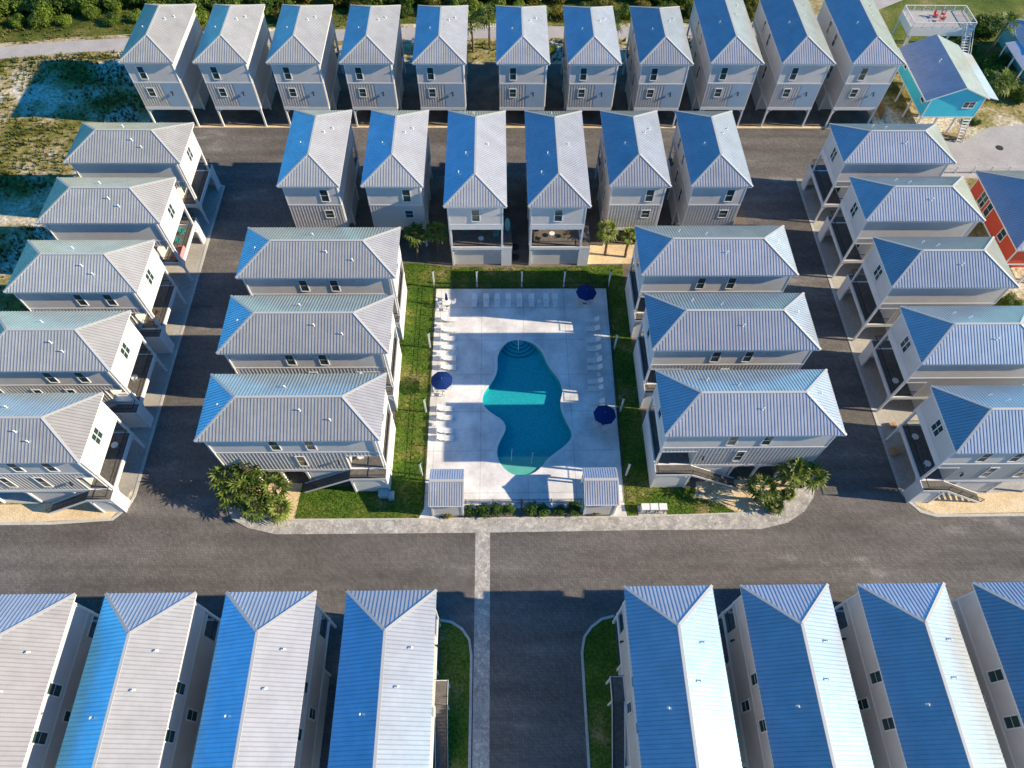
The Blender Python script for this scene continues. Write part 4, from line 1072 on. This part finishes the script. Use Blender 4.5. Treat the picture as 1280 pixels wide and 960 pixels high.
# ------------------------------------------------------------------ porch furniture
ZP = ZF + .08
TC = make_chair('teal_paint', 'teal porch chairs'); WC = make_chair('wicker', 'brown wicker porch chairs')
for x, y, a, d in ((-43.4, 68.2, 1.2, 'on the second farthest left column porch'), (-43.6, 66.6, 1.4, 'on the same left column porch, nearer the camera'), (-4.6, 68.6, 0.2, 'on the left pool-facing porch, leftmost'), (-2.3, 68.7, 0, 'on the left pool-facing porch, at the middle'), (-.4, 67.6, -1.2, 'on the left pool-facing porch, rightmost')):
    inst(TC, 'teal chair ' + d, (x, y, ZP), a, 1.15)
for x, y, a, d in ((5.2, 68.4, .3, 'on the right pool-facing porch, far left'), (5.4, 66.8, 2.6, 'on the right pool-facing porch, near left'), (9.3, 67.6, -1.2, 'on the right pool-facing porch, right'), (-43.3, 54.2, 1.2, 'on the middle left column porch, left'), (-43.2, 52.9, 1.5, 'on the middle left column porch, right')):
    inst(WC, 'brown wicker chair ' + d, (x, y, ZP), a, 1.15)
for x, y, d in ((-2.4, 66.9, 'on the left pool-facing porch'), (7.4, 67.8, 'on the right pool-facing porch'), (-43.6, 44.6, 'on the second nearest left column porch'), (-43.4, 35.6, 'on the nearest left column porch'), (48.0, 43.6, 'on the second nearest right column porch'), (48.0, 36.0, 'on the nearest right column porch, left'), (48.3, 32.6, 'on the nearest right column porch, right'), (-15.6, 34.0, 'on the nearest porch left of the pool')):
    inst(TB, 'round white table ' + d, (x, y, ZP), .3, .65)
def sofa(label, x, y, rz, mt):
    t = thing('outdoor_sofa', label, 'sofa', (x, y, ZP), rz)
    s = MB(); s.box(-.9, .9, -.4, .4, .15, .42); s.build('seat', mt, t)
    b = MB(); b.box(-.9, .9, .4, .55, .15, .85); b.build('backrest', mt, t)
    for sx in (-1, 1): MB().box(sx * .9, sx * 1.05, -.4, .55, .1, .62).build('armrest', mt, t)
sofa('white outdoor sofa on the second nearest left column porch', -43.9, 41.7, 0, 'white_plastic')
sofa('pink outdoor sofa on the second farthest left column porch', -43.0, 64.4, -1.57, 'pink')
def board(label, x, y, rz):
    t = thing('paddle_board', label, 'paddleboard', (x, y, ZP), rz); n = 9; b = MB()
    pts = []
    for k in range(2 * n):
        a = 2 * math.pi * k / (2 * n); pts.append((.36 * math.cos(a) * (1 if abs(math.sin(a)) < .8 else .85), 1.15 + 1.15 * math.sin(a)))
    for yy in (0, .1): b.v += [(p[0], yy + p[1] * .12, p[1]) for p in pts]
    N_ = 2 * n; b.f.append(tuple(range(N_))); b.f.append(tuple(reversed(range(N_, 2 * N_))))
    for k in range(N_): b.f.append((k, N_ + k, N_ + (k + 1) % N_, (k + 1) % N_))
    b.build('hull', 'blue_wall', t); f = MB(); f.box(-.02, .02, .12, .3, .25, .45); f.build('fin', 'black', t)
board('pale blue board standing at right of left pool-facing porch, inner', .2, 69.0, .2); board('pale blue board standing on the outer landing of left pool-facing porch', 1.25, 68.6, .1)

# ------------------------------------------------------------------ plants
def palm(label, x, y, h, r=1.7, nf=34, lean=0.0, seed=0, group='fan palms'):
    rnd = random.Random(seed * 31 + 5)
    t = thing('fan_palm', label, 'palm', (x, y, 0), rnd.uniform(0, 6.28), group)
    tk = MB(); seg = 9; pts = []
    for k in range(seg + 1):
        q = k / seg; pts.append((lean * q * q, .06 * math.sin(q * 5), h * q))
    for k in range(seg):
        q = k / seg; tk.tube(pts[k], pts[k + 1], .19 - .05 * q + (.03 if k % 2 else 0), .18 - .05 * q, 9, False)
    tk.tube(pts[-2], (pts[-1][0], pts[-1][1], h + .15), .24, .16, 9)
    tk.build('trunk', 'bark', t, True)
    c = MB(); top = Vector((pts[-1][0], pts[-1][1], h))
    nf = int(nf * .55)
    for f in range(nf):
        az = f * 2.39996 + rnd.uniform(-.25, .25); el = 1.35 - 2.05 * (f / nf) ** .85 + rnd.uniform(-.15, .15)
        d = Vector((math.cos(az) * math.cos(el), math.sin(az) * math.cos(el), math.sin(el)))
        pl_ = r * rnd.uniform(.42, .55); hub = top + d * pl_ - Vector((0, 0, .10 * pl_))
        c.bar(top, hub, .035, .025)
        side = d.cross(Vector((0, 0, 1)));
        if side.length < .1: side = Vector((1, 0, 0))
        side.normalize(); upv = side.cross(d).normalized()
        nl = 9; fl = r * rnd.uniform(.5, .72)
        for k in range(nl):
            a = -1.75 + 3.5 * k / (nl - 1) + rnd.uniform(-.06, .06)
            ld = (d * math.cos(a) + side * math.sin(a)).normalized()
            ln_ = fl * (1 - .25 * abs(a) / 1.75) * rnd.uniform(.88, 1.1)
            w = .085 + .035 * rnd.random()
            ww = ld.cross(upv).normalized() * w
            midp = hub + ld * ln_ * .55 + upv * (.05 * fl); tip = hub + ld * ln_ - Vector((0, 0, .22 * ln_))
            c.poly([hub - ww * .3, hub + ww * .3, midp + ww, midp - ww]); c.poly([midp - ww, midp + ww, tip + ww * .12, tip - ww * .12])
    c.build('crown', 'palm', t)
    return t
for i, (x, y, h, r) in enumerate(((-30.2, 32.0, 3.6, 2.1), (-27.9, 32.2, 4.4, 2.2), (-30.0, 30.2, 2.6, 2.0), (-27.9, 30.4, 3.6, 2.2), (-26.9, 28.95, 2.2, 1.8), (-25.2, 30.5, 3.2, 2.0), (-24.6, 29.0, 1.7, 1.6))):
    palm('fan palm in the clump at the near left corner, ' + ('back left', 'tallest, at the back', 'left edge', 'middle', 'front, beside the paver walk', 'right', 'shortest, front right')[i], x, y, h, r, 36, .2, i)
for i, (x, y, h, r, d) in enumerate(((33.0, 31.9, 4.1, 2.2, 'at the near right corner, tallest'), (35.2, 31.6, 3.6, 1.9, 'at the near right corner, overhanging the road'), (29.5, 30.1, 3.4, 2.0, 'at the near right corner, nearest the stairs'), (31.2, 28.95, 1.1, 1.2, 'at the near right corner, small, by the paver walk'), (33.2, 30.6, .9, .9, 'at the near right corner, tiny, in sand'))):
    palm('fan palm ' + d, x, y, h, r, 34, .15, 20 + i)
palm('left fan palm of the pair on yellow sand behind the pool', 15.25, 67.65, 5.0, 1.75, 32, .3, 40); palm('right fan palm of the pair on yellow sand behind the pool', 18.15, 67.25, 4.2, 1.5, 22, .3, 41)
palm('left fan palm in the shaded bed left of the porch houses', -11.5, 67.0, 5.0, 1.9, 34, -.2, 42); palm('right fan palm in the shaded bed left of the porch houses', -8.7, 68.2, 4.4, 1.8, 34, .2, 43)
palm('fan palm in the gap of the back row, left', -4.4, 116.0, 5.5, 2.3, 36, .2, 44); palm('fan palm in the gap of the back row, right', -1.4, 117.0, 6.3, 2.3, 36, -.2, 45)
palm('fan palm behind the back row, at its right half', 20.0, 117.0, 5.0, 2.2, 34, .1, 47)
palm('bushy fan palm by the grey lot at the right edge', 85.0, 102.8, 3.4, 2.6, 44, .1, 46)
palm('tall fan palm at the top right edge beside the pale teal house', 87.2, 113.5, 7.5, 2.2, 34, .2, 48)

def bush_proto(name, label, cat, mt, r, h, n, leaf, seed, group, trunk=True):
    rnd = random.Random(seed); t = thing(name, label, cat, group=group)
    if trunk:
        tk = MB(); tk.tube((0, 0, 0), (.1, 0, h * .45), .11, .07, 7)
        for k in range(6):
            a = k * 1.05; tk.tube((.05, 0, h * .25), (r * .55 * math.cos(a), r * .55 * math.sin(a), h * (.5 + .08 * (k % 3))), .06, .025, 5)
        tk.build('trunk', 'bark', t)
    c = MB(); lobes = []
    for k in range(14):
        a = rnd.uniform(0, 6.28); q = math.sqrt(rnd.random()); lobes.append((Vector((r * .62 * q * math.cos(a), r * .62 * q * math.sin(a), h * (.32 + .42 * rnd.random() * (1 - .5 * q)))), r * rnd.uniform(.28, .46)))
    for k in range(n):
        ctr, lr = lobes[k % len(lobes)]
        d = Vector((rnd.gauss(0, 1), rnd.gauss(0, 1), rnd.gauss(0, 1))).normalized()
        p = ctr + d * lr * rnd.uniform(.6, 1.08); p.z = max(p.z, .05)
        nrm = (d + Vector((rnd.gauss(0, .5), rnd.gauss(0, .5), .35 + rnd.gauss(0, .4)))).normalized()
        u = nrm.cross(Vector((rnd.random() + .1, rnd.random(), rnd.random()))).normalized(); v = nrm.cross(u)
        s = leaf * rnd.uniform(.6, 1.3)
        c.poly([p - u * s, p - v * s * .55, p + u * s, p + v * s * .55])
    c.build('foliage' if not trunk else 'crown', mt, t)
    return t
# hedge along the front fence
HG = bush_proto('hedge_shrub', '', 'shrub', 'hedge', .95, 1.25, 1500, .085, 3, 'shrubs along the front pool fence', False)
HS = bush_proto('hedge_shrub', '', 'shrub', 'bush_olive', .8, .9, 900, .085, 4, 'shrubs along the front pool fence', False)
inst(HS, 'yellowish low shrub in front of the left pavilion', (-6.1, 28.55, 0.04)); inst(HS, 'yellowish low shrub in front of the right pavilion', (10.9, 28.6, 0.04), 1, .85)
for i, x in enumerate((-3.4, -2.0, -.5, 1.0, 3.7, 5.0, 6.7, 8.3)):
    inst(HG, 'round green shrub before the front pool fence, %s from the left' % ORD[i], (x, 28.95, 0.04), i * 1.3, .9 + .12 * ((i * 5) % 3))
# bushes of the thicket beyond the footpath
sheet('undergrowth', [(x, pathdummy) for x, pathdummy in [(a, b + 3.0) for a, b in PATH[:-3]]] + [(52, 190), (-190, 190)], 'undergrowth', 0.02)
rnd = random.Random(11)
BP = [bush_proto('thicket_bush', '', 'bush', m_, 3.0, 3.6, 3000, .20, 30 + k, None) for k, m_ in enumerate(('bush', 'bush', 'bush_olive', 'bush'))]
LBL = {0: 'green leafy bush in the thicket beyond the footpath', 2: 'olive yellow bush in the thicket beyond the footpath'}
used = [0] * 4
def bush(k, x, y, s, label, group):
    o = inst(BP[k], label, (x, y, -.1), rnd.uniform(0, 6.28), s); o['group'] = group; used[k] = 1
def pathy(x):
    for (a, ya), (b, yb) in zip(PATH, PATH[1:]):
        if a <= x <= b: return ya + (yb - ya) * (x - a) / (b - a)
    return 150
for row in range(6):
    x = -150 + row * 1.7
    while x < 52:
        y = pathy(x) + 6.2 + row * 4.6 + rnd.uniform(-1.3, 1.3)
        if x < -58: y += 1.5
        k = rnd.choice((0, 1, 3, 0)) if x < -40 else rnd.choice((0, 2, 2, 1))
        sc = rnd.uniform(.9, 1.35) * (.62 if row == 0 else 1)
        # only those the picture can see
        if abs(x) < .72 * (y + 20) and rnd.random() < .93:
            bush(k, x, y, sc, LBL[2 if k == 2 else 0], 'olive thicket bushes' if k == 2 else 'green thicket bushes')
        x += rnd.uniform(3.4, 5.0)
for i, (x, y, s) in enumerate(((-34.8, 115.5, .5), (-25.2, 115, .5), (-14, 116, .55), (-14.2, 113.5, .35), (9.3, 116, .5), (20, 113.6, .4), (-46.5, 114.5, .4), (30.8, 116.5, .5), (41.5, 117.5, .5), (52.5, 118, .5))):
    bush(2 if i % 3 == 0 else 0, x, y, s, 'small bush between the back row houses and the footpath', 'bushes behind the back row')
for x, y, s, d in ((84.5, 108.5, .75, 'dark bush beside the white viewing deck, nearest'), (87, 109.5, .8, 'dark bush between the viewing deck and pale teal house'), (85.3, 122, .8, 'round bush behind the white viewing deck'), (69.6, 110.5, .6, 'bush between the turquoise house and viewing deck'), (86.2, 106.2, 1.0, 'large dark bush at the right edge, behind the fan palm'), (88.5, 111.5, .9, 'dark bush in front of the pale teal house'), (83.6, 111.8, .7, 'dark bush right of the viewing deck stairs'), (84.2, 116.5, .9, 'bush beyond the stairs of the white viewing deck'), (90.5, 122, 1.1, 'large bush at the top right corner'), (79.8, 107.5, .55, 'bush behind the turquoise house, between stairs and porch'), (89.8, 103.0, .8, 'bush at the right edge above the grey lot'), (83.4, 104.8, .6, 'bush right of the turquoise house'), (70.5, 58.5, .5, 'scrubby bush on sand below the coral red house'), (68.5, 56.5, .35, 'small scrubby bush on sand below the red house'), (71.8, 95.2, .28, 'low weed clump at the foot of the turquoise house, left'), (79.5, 96.6, .36, 'low weed clump at the foot of the turquoise house, right'), (-61, 92, .4, 'small bush in the shadow left of the back row')):
    bush(0, x, y, s, d, 'scattered bushes at the edges')
for p_ in BP:
    pass

# grass that nobody could count
def blades(name, label, mt, pts, h, w, seed, cat='grass'):
    r_ = random.Random(seed); b = MB()
    for x, y, s in pts:
        for k in range(4):
            a = r_.uniform(0, 6.28); l = h * s * r_.uniform(.6, 1.2); dx, dy = math.cos(a), math.sin(a)
            bx, by = x + r_.uniform(-.1, .1), y + r_.uniform(-.1, .1); ww = w * s
            tx, ty = bx + dx * l * .6, by + dy * l * .6
            b.poly([(bx - dy * ww, by + dx * ww, .02), (bx + dy * ww, by - dx * ww, .02), (tx, ty, l)])
    o = b.build(name, mt); tag(o, label, cat, kind='stuff'); return o
def inside(px, py, poly):
    c = False; n = len(poly); j = n - 1
    for i in range(n):
        if (poly[i][1] > py) != (poly[j][1] > py) and px < (poly[j][0] - poly[i][0]) * (py - poly[i][1]) / (poly[j][1] - poly[i][1]) + poly[i][0]: c = not c
        j = i
    return c
r2 = random.Random(5); pts = []
while len(pts) < 9000:
    x, y = r2.uniform(-24, 28), r2.uniform(28.1, 66)
    if inside(x, y, LAWN) and not inside(x, y, [(-8.8, 29.2), (14.6, 29.2), (15, 61.6), (-8.8, 61.6)]) and not (-9.3 < x < 14.6 and y < 29.4): pts.append((x, y, 1))
blades('lawn_grass', 'short green lawn grass around the pool fence', 'hedge', pts, .13, .035, 8)
from mathutils import noise as mn
pts = []
tries = 0
while len(pts) < 9000 and tries < 200000:
    tries += 1
    if r2.random() < .8: x, y = r2.uniform(-125, -57), r2.uniform(42, 116)
    else: x, y = r2.uniform(-100, 50), r2.uniform(113, 128)
    if abs(y - pathy(x)) < 2.3: continue
    if y < 112 and x > -59: continue
    v = mn.noise(Vector((x * .085, y * .085, 3)))
    if v > -.05 + r2.uniform(-.25, .25): pts.append((x, y, r2.uniform(.7, 1.6)))
blades('dune_grass', 'yellow green dune grass scattered over sand at the left', 'dunegrass', pts, .45, .09, 9)
